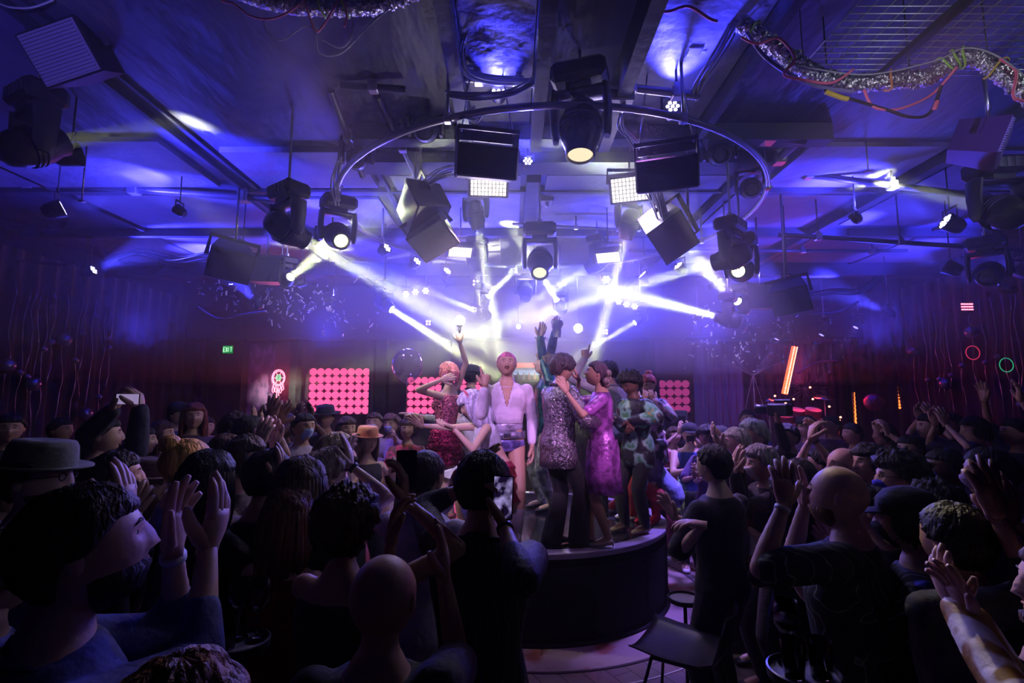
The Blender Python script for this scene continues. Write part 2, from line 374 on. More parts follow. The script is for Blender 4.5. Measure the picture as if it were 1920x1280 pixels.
# ================================================================ the round stage
stg = thing('round_stage', 'round black stage drum in the middle of the hall with a glossy top', 'stage', (SC.x, SC.y, 0))
drum = mat('stage_drum', (.011, .009, .016), .85, bump=.25, bscale=60, spec=.15)
top_m = mat('stage_gloss', (.02, .018, .03), .16, mix=(.10, .10, .14), mscale=90, mdet=2, mlo=.62, mhi=.66, coat=.3)
H_ = SC.z
MB().lathe([(SR - .03, 0), (SR - .02, .0), (SR - .02, H_ - .05), (SR - .05, H_ - .05)], n=96).build('drum_wall', drum, stg, sharp=40)
pn = MB()
for i in range(14):
    a = 2 * PI * i / 14 - .35
    pn.lathe([(SR - .021, .09), (SR - .009, .095), (SR - .009, H_ - .13), (SR - .021, H_ - .125)], n=10, a0=a + .012, a1=a + 2 * PI / 14 - .012)
pn.build('side_panel', drum, stg, sharp=30)
MB().lathe([(SR - .12, H_ - .05), (SR, H_ - .05), (SR + .005, H_ - .04), (SR + .005, H_ - .006), (SR - .001, H_), (SR - .12, H_)], n=96).build('rim', mat('stage_rim', (.30, .27, .38), .3), stg, sharp=40)
MB().lathe([(0, H_ - .03), (SR - .125, H_ - .03), (SR - .125, H_ - .001), (0, H_ - .001)], n=96).build('turntable', top_m, stg, sharp=40)
MB().lathe([(SR - .04, 0.0), (SR + .015, 0.0), (SR + .015, .02), (SR - .02, .03)], n=96).build('base_trim', drum, stg, sharp=40)

# ================================================================ rigging pipes
black = mat('black_fixture', (.022, .02, .03), .38, bump=.15, bscale=80)
dark = mat('dark_fixture', (.05, .045, .07), .35)
steel = mat('scaffold_pipe', (.42, .42, .5), .33, .85)
clampm = mat('clamp_metal', (.7, .7, .75), .3, .9)
RC = Vector((0.40, 5.75, 4.12)); RR = 2.3
ring = thing('ring_truss', 'large circular metal pipe hanging over the round stage', 'pipe ring', RC)
MB().tube([(RR * math.cos(2 * PI * i / 96), RR * math.sin(2 * PI * i / 96), 0) for i in range(96)], .026, 10, closed=True).build('pipe', steel, ring)
for i in range(8):
    a = 2 * PI * (i + .5) / 8; c, s = math.cos(a) * RR, math.sin(a) * RR
    h = MB().tube([(c, s, -.03), (c, s, CE - RC.z)], .012, 8); h.build('hanger', steel, ring)
    MB().box((c, s, 0), (.06, .06, .075), bev=.008).cyl((c + .03, s, 0), (c + .06, s, 0), .008, n=6).build('clamp', clampm, ring, smooth=False)
def pipe(a, b, r, label, m_=steel, clamps=2, drop=True):
    a, b = Vector(a), Vector(b); t = thing('pipe', label, 'pipe', (a + b) / 2); m0 = (a + b) / 2
    MB().tube([a - m0, b - m0], r, 12).build('tube', m_, t, sharp=40)
    for i in range(clamps):
        p = a.lerp(b, (i + .5) / clamps) - m0
        MB().box(p, (r * 2.6, r * 2.6, r * 2.8), bev=.008).box(p + Vector((0, 0, r * 1.8)), (r * 1.4, r * 1.4, r * 1.6)).build('clamp', clampm, t, smooth=False)
        if drop: MB().tube([p, (p.x, p.y, CE - m0.z)], .01, 6).build('hanger', dark, t)
    return t
dpm = mat('dark_pipe', (.09, .08, .12), .4, .4)
pipe(at(190, 216, 4.75), at(660, 250, 4.95), .04, 'dark ceiling pipe crossed by a white beam near the left side', dpm, 3)
pipe(at(-60, 332, 5.9), at(560, 377, 6.0), .045, 'dark ceiling pipe carrying the lamps at the far left', dpm, 3)
pipe(at(1440, 318, 5.7), at(1930, 380, 5.2), .035, 'dark ceiling pipe with a bright patch near the right speaker', dpm, 3)
pipe(at(860, 146, 3.75), at(1010, 158, 3.75), .03, 'short silver pipe wound with cables left of the black centre lamp', steel, 2)
pipe(at(1140, 160, 3.72), at(1312, 180, 3.72), .032, 'silver pipe right of the black centre lamp', steel, 2)
pipe(at(790, 20, 3.35), at(922, 32, 3.35), .035, 'short silver pipe stub at the top edge of the room view', steel, 1)
pipe(at(1278, 82, 3.5), at(1325, 88, 3.5), .04, 'stub of silver pipe under the blue lit bay', steel, 1)
pipe(at(1230, 238, 4.7), at(1510, 262, 4.6), .05, 'thick dark pipe behind the ring on the right', dpm, 2)
pipe(at(1510, 250, 4.6), at(1420, 335, 5.6), .045, 'dark pipe slanting back from the thick right pipe', dpm, 1)
pipe(at(960, 420, 6.9), at(1200, 432, 6.9), .022, 'thin pipe across the far middle of the ring', steel, 3)
pipe(at(640, 160, 3.9), at(760, 168, 3.9), .03, 'dark pipe stub above the left part of the ring', dpm, 1)
pipe(at(708, 180, 4.1), at(790, 350, 5.6), .03, 'slanting strut inside the left part of the ring', dpm, 1)
pipe(at(620, 170, 4.0), at(680, 330, 5.0), .03, 'slanting strut outside the left part of the ring', dpm, 1)
pipe(at(410, 450, 8.0), at(960, 400, 8.0), .03, 'far ceiling pipe carrying lamps left of the stage', dpm, 4)
pipe(at(1180, 470, 8.0), at(1700, 470, 8.0), .03, 'far ceiling pipe carrying lamps right of the stage', dpm, 4)
pipe(at(1460, 440, 6.4), at(1930, 470, 6.0), .03, 'ceiling pipe carrying the lamps near the right wall', dpm, 3)

# ================================================================ lamps of the rig
def frame_of(d, roll=Vector((0, 0, 1))):
    z = -Vector(d).normalized(); x = roll.cross(z)
    if x.length < 1e-4: x = Vector((1, 0, 0))
    x.normalize(); y = z.cross(x); return Matrix((x, y, z)).transposed()
BEAMK = .0022
def moving_head(px, py, Y, target, label, s=1.0, beam=0, cone=7, col=WARM, glow_=6, yaw=None, lensr=.075, group='moving head lamps on the ceiling rig', z=None):
    p = at(px, py, Y); d = (Vector(target) - p).normalized()
    # (px,py) is the lens; the pivot sits behind it
    piv = p - d * .20 * s
    t = thing('moving_head_lamp', label, 'stage light', piv, 0, group)
    az = math.atan2(d.y, d.x) if yaw is None else yaw
    Rz = Matrix.Rotation(az - PI / 2, 3, 'Z'); F = frame_of(d)
    b = MB().box((0, 0, .36 * s), (.36 * s, .26 * s, .14 * s), bev=.03 * s).box((0, 0, .27 * s), (.16 * s, .16 * s, .05 * s)); b.xf(Rz.to_4x4()); bo = b.build('base', black, t, smooth=False)
    gr = MB()
    for i in range(5): gr.box((-.12 * s + i * .06 * s, -.131 * s, .36 * s), (.03 * s, .006 * s, .08 * s))
    gr.xf(Rz.to_4x4()); gr.build('vent', dark, bo, smooth=False)
    y = MB()
    for sx in (-1, 1):
        y.tube([(sx * .165 * s, 0, .26 * s), (sx * .178 * s, 0, .12 * s), (sx * .172 * s, 0, -.02 * s), (sx * .168 * s, 0, -.07 * s)], [(.028 * s, .085 * s), (.028 * s, .075 * s), (.026 * s, .065 * s), (.02 * s, .035 * s)], 10, ref=(1, 0, 0))
    y.box((0, 0, .24 * s), (.36 * s, .15 * s, .05 * s), bev=.02 * s); y.xf(Rz.to_4x4()); y.build('yoke', black, t, sharp=50)
    h = MB().lathe([(0, .20 * s), (.06 * s, .20 * s), (.10 * s, .17 * s), (.125 * s, .09 * s), (.135 * s, 0), (.125 * s, -.08 * s), (.098 * s, -.15 * s), (.095 * s, -.20 * s), (lensr * s, -.205 * s), (lensr * s * .95, -.185 * s), (0, -.185 * s)], n=20)
    for i in range(3): h.lathe([(.128 * s, (.05 - i * .03) * s), (.141 * s, (.045 - i * .03) * s), (.128 * s, (.035 - i * .03) * s)], n=20)
    h.xf(F.to_4x4()); ho = h.build('head', black, t, sharp=45)
    lm = emis('lens_glow_%d_%d' % (int(glow_ * 10), int(col[2] * 10)), tuple(min(1, c * .9 + .1) for c in col), glow_) if glow_ else mat('dead_lens', (.15, .15, .2), .05, coat=1)
    l = MB().lathe([(0, -.188 * s), (lensr * s * .9, -.188 * s), (lensr * s * .94, -.186 * s)], n=24); l.xf(F.to_4x4()); l.build('lens', lm, ho)
    c = MB().box((0, 0, .46 * s), (.05, .04, .08), bev=.01).tube([(0, 0, .44 * s), (0, 0, CE - piv.z)], .012, 8); c.build('clamp', clampm, t, smooth=False)
    if beam:
        l_ = area('beam', p + d * .03, p + d * 3, beam * BEAMK, col, lensr * s * 1.5, lensr * s * 1.5, cone); l_.data.shape = 'DISK'
    return t
def aimc(px, py): return atz(px, py, CE - .05)
def par(px, py, Y, target, label, power=60, cone=42, col=BLUE, s=1.0, leds=7, es=5, face=None, group='small round LED lamps on the ceiling'):
    p = at(px, py, Y); d = (Vector(target) - p).normalized()
    t = thing('round_led_lamp', label, 'stage light', p - d * .07 * s, 0, group); F = frame_of(d).to_4x4()
    b = MB().lathe([(0, .11 * s), (.05 * s, .11 * s), (.075 * s, .07 * s), (.085 * s, -.03 * s), (.09 * s, -.055 * s), (.082 * s, -.055 * s), (.078 * s, -.045 * s), (0, -.045 * s)], n=20).xf(F); bo = b.build('housing', black, t, sharp=40)
    l = MB()
    pts = [(0, 0)] + [(math.cos(i * PI / 3) * .05, math.sin(i * PI / 3) * .05) for i in range(6)] if leds == 7 else [(.032, .032), (-.032, .032), (.032, -.032), (-.032, -.032)]
    for (x, y) in pts: l.lathe([(0, -.056 * s), (.016 * s, -.056 * s), (.020 * s, -.046 * s)], (x * s, y * s, 0), 12)
    l.xf(F); l.build('led_cluster', emis('led_%.1f_%d' % (col[0], es), (min(1, col[0] + .55), min(1, col[1] + .5), 1) if col[2] > .5 else (1, .2, .35), es), bo)
    br = MB().tube([(-.1 * s, 0, 0), (-.1 * s, 0, .14 * s), (.1 * s, 0, .14 * s), (.1 * s, 0, 0)], [(.004, .016)] * 4, 6, ref=(0, 1, 0)); 
    Rz = Matrix.Rotation(math.atan2(d.y, d.x) - PI / 2, 4, 'Z'); br.xf(Rz); br.build('bracket', dark, t, smooth=False)
    zt = CE - t.location.z
    MB().tube([(0, 0, .13 * s), (0, 0, zt)], .008, 6).build('hanger', dark, t)
    if power: spot('par_beam', p + d * .02, p + d * 2, power, col, cone, .7, .06 * s)
    return t
# --- the big dark lamp in front of the ring, hanging nearest
moving_head(1088, 292, 3.5, at(1085, 420, 3.4), 'large black moving head lamp hanging in front of the ring, lens pointing down', 1.12, 0, glow_=1.1, col=(1, .8, .45), lensr=.085)
# --- white beams
MH = [
 (573, 451, 4.5, at(905, 640, 6.6), 'moving head left of the ring throwing a broad pale beam down to the right', 900, 9, .95, 9),
 (1338, 493, 5.0, at(1010, 590, 6.6), 'moving head right of the ring with its thin beam aimed left', 520, 6, .9, 7),
 (1384, 508, 5.2, at(1330, 520, 4.2), 'unlit-beam moving head just right of the left-aimed one', 0, 6, .9, 4),
 (897, 430, 6.3, at(945, 700, 6.9), 'moving head under the left bright panel, beam falling to the stage', 420, 7, .9, 6),
 (1172, 448, 6.0, at(1090, 760, 7.0), 'moving head under the right bright panel, beam falling to the stage', 520, 7, .9, 8),
 (896, 508, 7.2, at(905, 640, 7.4), 'small moving head pointing straight down above the pink-haired dancer', 200, 9, .8, 6),
 (1100, 505, 7.2, at(960, 590, 7.8), 'moving head right of centre aimed down to the left', 380, 9, .9, 8),
 (1012, 512, 5.6, at(1010, 575, 5.2), 'dark moving head hanging over the middle of the stage', 0, 9, 1.05, 1.2),
 (735, 580, 8.0, at(860, 660, 7.6), 'distant moving head with a greenish beam beside the clear balloon', 420, 6, .85, 12),
 (915, 556, 8.2, at(962, 508, 7.9), 'small bright lamp low behind the stage aimed up to the right', 500, 8, .7, 20),
 (1044, 563, 8.2, at(1018, 520, 7.9), 'small bright lamp low behind the stage aimed up to the left', 500, 8, .7, 20),
 (893, 583, 9.0, at(800, 545, 8.8), 'small distant lamp aimed up towards the left', 420, 9, .7, 16),
 (1343, 593, 6.6, at(1130, 540, 7.4), 'bright lamp right of the stage throwing a wide beam to the left', 1300, 14, .8, 24),
 (1190, 605, 9.2, at(1110, 650, 9.0), 'far small lamp with a thin beam aimed down left', 260, 6, .7, 10),
 (545, 519, 6.8, at(580, 492, 6.4), 'lamp on the left black casing with a short greenish beam', 380, 12, .75, 16),
 (526, 519, 6.9, at(500, 540, 5.5), 'dim greenish lamp beside the short-beamed one on the left', 0, 12, .6, 2.5),
 (1383, 565, 7.0, at(1352, 535, 6.7), 'lamp on the right black casing with a short greenish beam', 420, 12, .75, 18),
 (1403, 567, 7.1, at(1440, 590, 5.5), 'small dim lamp beside the short-beamed one on the right', 0, 12, .55, 3),
 (118, 266, 3.7, aimc(345, 232), 'big spot lamp at the far left throwing a beam along the pipe', 90, 11, 1.05, 1.1),
 (1838, 388, 4.3, aimc(1640, 335), 'big spot lamp at the far right throwing a beam up to the ceiling', 170, 10, 1.05, 5),
 (640, 452, 5.2, at(690, 520, 4.4), 'dark moving head under the left side of the ring', 0, 8, 1.0, 2),
 (1850, 520, 5.6, at(1800, 600, 4.4), 'black moving head near the right wall with no beam', 0, 8, 1.0, 0),
 (668, 300, 4.6, at(640, 330, 3.5), 'dark fan-backed lamp clamped to the left of the ring', 0, 8, .8, 0),
 (795, 245, 4.3, at(770, 262, 3.3), 'dark round-backed lamp hanging inside the ring at upper left', 0, 8, .85, 0),
 (1352, 290, 4.6, at(1380, 320, 3.5), 'dark fan-backed lamp clamped to the upper right of the ring', 0, 8, .85, 0),
 (1410, 355, 5.2, at(1440, 380, 4.0), 'dark lamp hanging at the right end of the ring', 0, 8, .8, 0),
 (985, 560, 7.9, at(985, 640, 7.4), 'hazy dark lamp hanging deep behind the middle of the stage', 0, 8, .9, 0),
]
for (px, py, Y, tg, lb, bm, cn, s, gl) in MH: moving_head(px, py, Y, tg, lb, s, bm * 18, cn, glow_=gl)
# --- small lamps that shine towards the room: the star-bright one and its neighbours
def bare(px, py, Y, r, power, label, col=(1, .95, .75), es=60):
    p = at(px, py, Y); t = thing('flood_lamp', label, 'stage light', p)
    h = MB().lathe([(0, .1), (r * .8, .1), (r * 1.3, 0), (r * 1.15, -.01), (0, -.005)], n=18, rot=frame_of((0, -1, -.15)).to_3x3()); ho = h.build('housing', black, t, sharp=40)
    MB().lathe([(0, -.02), (r * .8, -.018), (r, -.006)], n=18, rot=frame_of((0, -1, -.15))).build('lens', emis('flood_%d' % es, col, es), ho)
    MB().tube([(0, .06, 0), (0, .06, CE - p.z)], .01, 6).build('hanger', dark, t)
    if power: spot('flood', p + Vector((0, -.06, 0)), p + Vector((0, -3, -.5)), power, col, 120, .8, r)
bare(972, 612, 10.5, .05, 5, 'tiny white flood lamp far behind the stage', (.8, 1, .85), 30)
bare(1084, 615, 10, .09, 14, 'warm flood lamp shining forward from behind the stage', (1, .93, .6), 40)
bare(1016, 446, 8.8, .09, 0, 'white lamp half hidden behind the dark middle lamp', (1, 1, .9), 16)
# --- blue wash lamps
PA = [
 (155, 291, 4.2, aimc(420, 290), 'blue LED lamp right under the big left spot', 70, 44, 1.15), (122, 389, 5.3, aimc(330, 345), 'blue LED lamp hanging from the far left pipe', 80, 44, 1.1),
 (178, 505, 7.6, aimc(340, 440), 'blue LED lamp low on the left, before the curtain', 180, 40, .9), (478, 564, 8.6, aimc(400, 470), 'blue LED lamp shining up over the left confetti', 420, 40, .9),
 (465, 467, 6.4, aimc(640, 380), 'blue LED lamp left of the greenish lamps', 90, 44, 1.05), (570, 527, 7.4, aimc(700, 470), 'blue LED lamp right of the left greenish pair', 60, 40, .8),
 (618, 556, 9.0, aimc(700, 500), 'left one of two far blue lamps above the neon sign', 50, 40, .8), (630, 562, 9.1, aimc(740, 505), 'right one of two far blue lamps above the neon sign', 50, 40, .8),
 (728, 463, 7.2, aimc(830, 400), 'blue lamp between the ring and the left speaker', 70, 44, .95), (784, 488, 7.7, aimc(860, 420), 'blue lamp below the tilted left speaker', 70, 44, .95), (840, 506, 8.0, aimc(900, 430), 'blue lamp left of the narrow white beam', 60, 44, .95),
 (761, 551, 9.0, at(760, 530, 3), 'left lamp of the left row of three', 20, 50, .85), (779, 547, 9.0, at(800, 500, 3), 'middle lamp of the left row of three', 20, 50, .85), (798, 545, 9.0, at(820, 500, 3), 'right lamp of the left row of three', 20, 50, .85),
 (1137, 524, 8.0, at(1100, 480, 3), 'blue lamp right of the middle beams', 30, 50, .95), (1203, 513, 7.6, aimc(1120, 430), 'blue lamp below the right speaker', 70, 44, .95), (1270, 496, 7.1, aimc(1180, 400), 'blue lamp at the lower corner of the right speaker', 80, 44, .95),
 (1160, 565, 9.0, at(1130, 500, 3), 'left lamp of the right row of three', 20, 50, .85), (1175, 570, 9.0, at(1150, 500, 3), 'middle lamp of the right row of three', 20, 50, .85), (1190, 574, 9.0, at(1160, 520, 3), 'right lamp of the right row of three', 20, 50, .85),
 (1768, 413, 5.4, aimc(1560, 330), 'blue lamp hanging left of the far right spot', 90, 44, 1.15), (1770, 498, 6.4, aimc(1560, 420), 'blue lamp left of the beamless black head on the right', 110, 44, 1.1),
 (1912, 507, 6.2, aimc(1750, 440), 'blue lamp cut by the right edge of the view', 70, 44, 1.1), (1880, 536, 7.2, aimc(1700, 470), 'blue lamp under the beamless black head on the right', 60, 44, 1.0),
 (1470, 529, 6.6, aimc(1340, 440), 'blue lamp over the dark right box speaker', 110, 44, 1.0), (1658, 582, 9.0, aimc(1480, 510), 'blue lamp over the right confetti', 420, 34, .95),
 (1362, 568, 8.2, aimc(1250, 500), 'tiny violet lamp left of the right greenish pair', 40, 40, .8), (1395, 611, 9.6, aimc(1440, 540), 'blue lamp between confetti and the wide white beam', 50, 40, .8),
 (935, 168, 3.95, aimc(935, 60), 'added up-facing blue lamp over the left speaker frame', 26, 70, .8), (1262, 196, 3.95, aimc(1290, 75), 'added up-facing blue lamp behind the right silver pipe', 26, 70, .8),  # both lamps added to light the nearest ceiling bays blue
 (990, 300, 5.0, aimc(1000, 240), 'small added up-facing lamp behind the black centre lamp', 22, 90, .7), (330, 390, 5.6, aimc(250, 330), 'up-facing blue lamp on the left pipe', 26, 80, .7), (1600, 400, 5.6, aimc(1560, 340), 'up-facing blue lamp on the right pipe', 26, 80, .7),  # the one behind the centre lamp is added to light the ceiling
]
for (px, py, Y, tg, lb, pw, cn, s) in PA: par(px, py, Y, tg, lb, pw * 15, cn, BLUE, s)
for (px, py, Y, lb) in [(803, 605, 11, 'four-dot violet lamp left of the star-bright flare'), (890, 580, 10, 'four-dot violet lamp right of the star-bright flare'), (1135, 622, 11, 'four-dot violet lamp over the raised pointing hand'), (892, 530, 9.5, 'four-dot violet lamp under the narrow white beam')]:
    par(px, py, Y, at(px, py - 30, 3), lb, 12, 60, VIOLET, .95, 4, 12)
# down-pointing small spots over the keyboards
for (px, py, Y, tx, ty, lb) in [(1310, 628, 10.6, 1318, 700, 'small down spot with a soft violet cone over the keyboards'), (1456, 636, 10.6, 1420, 700, 'small down spot left of the slanted red tube'), (1540, 628, 10.6, 1500, 690, 'small down spot right of the slanted red tube'), (1604, 614, 10.6, 1555, 680, 'rightmost small down spot of the row')]:
    moving_head(px, py, Y, at(tx, ty, 10.6), lb, .62, 1800, 20, (.2, .14, 1), 3, lensr=.09, group='small violet down spots in a row')
# red lamp on the right wall
t = thing('red_led_bar', 'small red LED grid lamp high by the right curtain', 'stage light', at(1808, 576, 8.3))
MB().box((0, 0, 0), (.22, .1, .16), bev=.01).build('housing', black, t, smooth=False)
g = MB()
for i in range(5):
    for j in range(3): g.box((-.08 + i * .04, -.053, -.045 + j * .045), (.03, .01, .02))
g.build('led_cluster', emis('red_led', (1, .12, .2), 8), t, smooth=False); spot('red_wash', at(1808, 576, 8.15), at(1780, 640, 6), 8, RED, 60)
MB().tube([(0, .02, .08), (0, .02, CE - t.location.z)], .01, 6).build('hanger', dark, t)
# bright square LED panels
def led_panel(px, py, Y, aim, label, w_=.3, h_=.2, power=60, col=(1, .93, .86), es=1.7, n=(10, 6)):
    p = at(px, py, Y); d = (Vector(aim) - p).normalized(); F = frame_of(d).to_4x4()
    t = thing('led_panel', label, 'stage light', p)
    MB().box((0, 0, .05), (w_ + .05, h_ + .05, .09), bev=.01).xf(F).build('housing', black, t, smooth=False)
    g = MB()
    for i in range(n[0]):
        for j in range(n[1]): g.box((-w_ / 2 + w_ * (i + .5) / n[0], -h_ / 2 + h_ * (j + .5) / n[1], .002), (w_ / n[0] * .82, h_ / n[1] * .82, .006))
    g.xf(F).build('led_cluster', emis('panel_led', (1, .93, .85), es), t, smooth=False)
    MB().tube([(-w_ / 2 - .04, 0, .05), (-w_ / 2 - .04, 0, .2), (w_ / 2 + .04, 0, .2), (w_ / 2 + .04, 0, .05)], [(.004, .02)] * 4, 6, ref=(0, 1, 0)).build('bracket', dark, t, smooth=False)
    MB().tube([(0, 0, .2), (0, 0, CE - p.z)], .010, 6).build('hanger', dark, t)
    area('panel_light', p + d * .02, p + d, power, col, w_, h_, 150)
led_panel(916, 345, 4.9, at(930, 560, 3.2), 'white glowing LED panel on the left below a black casing', .36, .24, 11, (.72, .6, 1))
led_panel(1181, 355, 4.9, at(1150, 560, 3.2), 'white glowing LED panel on the right below a black casing', .36, .24, 11, (.72, .6, 1))
led_panel(863, 473, 6.6, at(880, 760, 5.6), 'slim white panel low on the left of the middle lamps', .3, .18, 4, (.72, .6, 1))
led_panel(1140, 483, 6.6, at(1120, 760, 5.6), 'slim white panel low on the right of the middle lamps', .3, .18, 4, (.72, .6, 1))
led_panel(622, 458, 5.6, at(760, 860, 5.0), 'thin white panel under the ring on the left', .3, .16, 3, (.72, .6, 1))
# big black casings with an open frame on top
def casing(px, py, Y, rz, tilt, label):
    t = thing('box_speaker', label, 'speaker', at(px, py, Y), rz)
    Rm = Matrix.Rotation(tilt, 4, 'X')
    MB().box((0, 0, -.06), (.46, .26, .24), bev=.012).xf(Rm).build('cabinet', black, t, smooth=False)
    MB().box((0, -.134, -.06), (.42, .008, .20)).xf(Rm).build('grille', mat('grille_cloth', (.035, .03, .05), .8, bump=.6, bscale=200), t, smooth=False)
    f = MB(); 
    for sx in (-1, 1): f.box((sx * .225, .02, .11), (.012, .2, .16))
    f.box((0, .12, .15), (.46, .012, .09)); f.box((0, -.09, .17), (.46, .02, .03)); f.xf(Rm).build('bracket', dark, t, smooth=False)
    for sx in (-1, 1): MB().tube([Rm @ Vector((sx * .2, 0, .15)), (sx * .12, 0, CE - t.location.z)], .006, 6).build('cable', steel, t)
casing(912, 290, 3.75, R(12), R(20), 'black box speaker in an open frame left of the centre lamp')
casing(1250, 312, 3.75, R(-18), R(20), 'black box speaker in an open frame right of the centre lamp')
def speaker(px, py, Y, s, rot, label, ribs=False, face=None, side=None):
    t = thing('hanging_speaker', label, 'speaker', at(px, py, Y))
    M_ = (Matrix.Rotation(rot[2], 4, 'Z') @ Matrix.Rotation(rot[0], 4, 'X') @ Matrix.Rotation(rot[1], 4, 'Y')) @ Matrix.Scale(s, 4)
    b = MB(); b.add([(-.25, -.2, -.2), (.25, -.2, -.2), (.17, .22, -.17), (-.17, .22, -.17), (-.25, -.2, .2), (.25, -.2, .2), (.17, .22, .17), (-.17, .22, .17)],
                    [(3, 2, 1, 0), (4, 5, 6, 7), (0, 1, 5, 4), (1, 2, 6, 5), (2, 3, 7, 6), (3, 0, 4, 7)])
    b.xf(M_).build('cabinet', side or black, t, smooth=False)
    g = MB()
    if ribs:
        g.box((0, -.205, 0), (.47, .01, .37))
        for i in range(15): g.box((0, -.217, -.17 + i * .0243), (.45, .02, .011))
    else: g.box((0, -.205, 0), (.46, .012, .36))
    g.xf(M_).build('grille', face or mat('speaker_grille', (.05, .045, .07), .6, bump=.5, bscale=150), t, smooth=False)
    u = MB().tube([(-.27, 0, 0), (-.27, 0, .27), (.27, 0, .27), (.27, 0, 0)], [(.004, .03)] * 4, 6, ref=(0, 1, 0)); u.xf(M_).build('bracket', dark, t, smooth=False)
    top = M_ @ Vector((0, 0, .27)); MB().tube([top, (top.x, top.y, CE - t.location.z)], .014, 8).build('hanger', steel, t)
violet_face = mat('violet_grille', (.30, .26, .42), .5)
speaker(146, 104, 3.4, .86, (R(30), R(-18), R(4)), 'speaker with a ribbed lit grille hanging at the far upper left', True, violet_face)
speaker(1834, 268, 3.9, .74, (R(22), R(4), R(50)), 'cube speaker with a ribbed violet side hanging near the right edge', True, violet_face, mat('plum_box', (.10, .04, .16), .5))
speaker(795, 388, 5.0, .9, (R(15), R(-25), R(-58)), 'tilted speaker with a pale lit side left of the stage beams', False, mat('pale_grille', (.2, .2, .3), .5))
speaker(812, 436, 5.1, .85, (R(48), R(-38), R(10)), 'dark tilted speaker just under the pale-sided one')
speaker(1248, 430, 4.8, .92, (R(45), R(42), R(15)), 'dark diamond-turned speaker right of the stage beams', False, mat('plum_grille', (.12, .06, .14), .5))
speaker(432, 487, 6.0, .95, (R(35), R(10), R(30)), 'black hexagonal looking speaker against the blue haze on the left')
speaker(1482, 553, 6.2, .85, (R(35), R(-10), R(-30)), 'black speaker against the blue haze right of the stage')
speaker(500, 510, 6.7, .8, (R(0), R(0), R(10)), 'black casing beside the greenish lamps on the left')
speaker(1425, 560, 7.0, .75, (R(0), R(0), R(-10)), 'black casing beside the greenish lamps on the right')
# ================================================================ bodiless lamps added for performers, stage and floor; key pair above the camera
spot('added_key_wash', (-1.1, 1.4, 3.8), (.0, 5.2, 1.75), 720, (.72, .42, 1.0), 25, .6, .15)
spot('added_key_wash', (2.1, 1.5, 3.8), (.5, 5.3, 1.75), 640, (.9, .42, .92), 25, .6, .15)
spot('back_key', (.9, 9.6, 4.2), (.25, 5.6, 1.2), 500, (.6, .5, 1), 30, .5, .12)
spot('back_key', (-1.8, 9.2, 4.2), (.0, 5.4, 1.2), 220, (.4, .25, 1), 34, .5, .12)
spot('side_key', (-3.4, 5.0, 4.2), (-.6, 5.2, 1.6), 260, (1, .85, .7), 26, .5, .1)
spot('floor_wash', (2.6, 6.0, 4.3), (2.3, 5.9, 0), 1500, (.34, .2, 1), 64, .7, .15)
spot('floor_wash', (-2.2, 6.2, 4.3), (-2.3, 6.6, 0), 250, (.34, .15, 1), 70, .7, .15)
spot('apron_wash', (1.0, 3.7, 4.3), (1.0, 3.95, 0), 150, (.62, .22, .9), 50, .8, .2)

for (x, y, z, tx, ty, e) in [(-5.6, 7.6, 2.9, -4.4, 6.2, 300), (-3.2, 8.6, 3.0, -2.4, 7.0, 300), (5.6, 7.8, 2.9, 4.6, 6.2, 340), (3.4, 8.8, 3.0, 2.8, 7.2, 300), (.3, 7.4, 3.2, .3, 5.8, 170), (-6.6, 5.4, 3.2, -5.4, 4.8, 30), (5.8, 5.2, 3.3, 4.6, 4.4, 40)]:
    spot('added_blue_uplight', (x, y, z), (tx, ty, CE), e, BLUE, 120, 1.0, .25)  # washers without fixtures, added to spread blue over the ceiling
spot('added_violet_back', (.4, 10.6, 3.7), (.3, 7.0, 2.7), 420, (.42, .30, 1), 75, 1.0, .3)  # unseen lamp added so the haze at the back glows violet

spot('added_speaker_wash', (-1.6, 1.0, 3.2), at(146, 104, 3.4), 170, (.2, .16, 1), 26, .6, .1)  # unseen lamps near the camera, added to light the ribbed grilles
spot('added_speaker_wash', (3.6, 1.4, 3.4), at(1834, 268, 3.9), 180, (.22, .14, 1), 26, .6, .1)
spot('added_crowd_spot', (-.8, 5.4, 4.3), at(352, 838, 2.75), 260, (1, .85, .35), 9, .6, .05)  # spots added to imitate beam spill on the crowd
spot('added_crowd_spot', (-.6, 5.6, 4.3), at(618, 850, 3.0), 190, (.85, .95, .5), 11, .7, .05)
spot('added_crowd_spot', (1.4, 4.8, 4.2), at(1800, 1110, 1.5), 420, (1, .85, .45), 9, .6, .05)
spot('added_crowd_spot', (-.4, 5.2, 3.9), at(520, 860, 3.2), 160, (1, .5, .75), 26, .8, .08)
spot('added_crowd_spot', (1.0, 5.2, 3.9), at(1430, 860, 3.6), 240, (.9, .45, 1), 30, .8, .08)
spot('added_confetti_spot', (-1.6, 5.3, 4.3), at(560, 565, 8.0), 420, (.62, .52, 1), 34, .8, .08)  # spots without fixtures, added to brighten the confetti
spot('added_confetti_spot', (1.9, 5.3, 4.3), at(1350, 640, 8.3), 420, (.62, .52, 1), 30, .8, .08)
spot('tray_lamp', (4.9, 2.2, 4.5), (3.6, 2.9, 4.3), 60, (.85, .95, 1), 90, .8, .1)
spot('added_duct_light', (1.2, 1.6, 3.3), (2.6, 3.1, 4.0), 48, (.9, .88, 1), 42, .8, .1)  # unseen lamps added to make the foil ducts sparkle
spot('added_duct_light', (-.4, 1.6, 3.4), (-1.15, 3.0, 4.0), 14, (.9, .85, 1), 26, .8, .1)
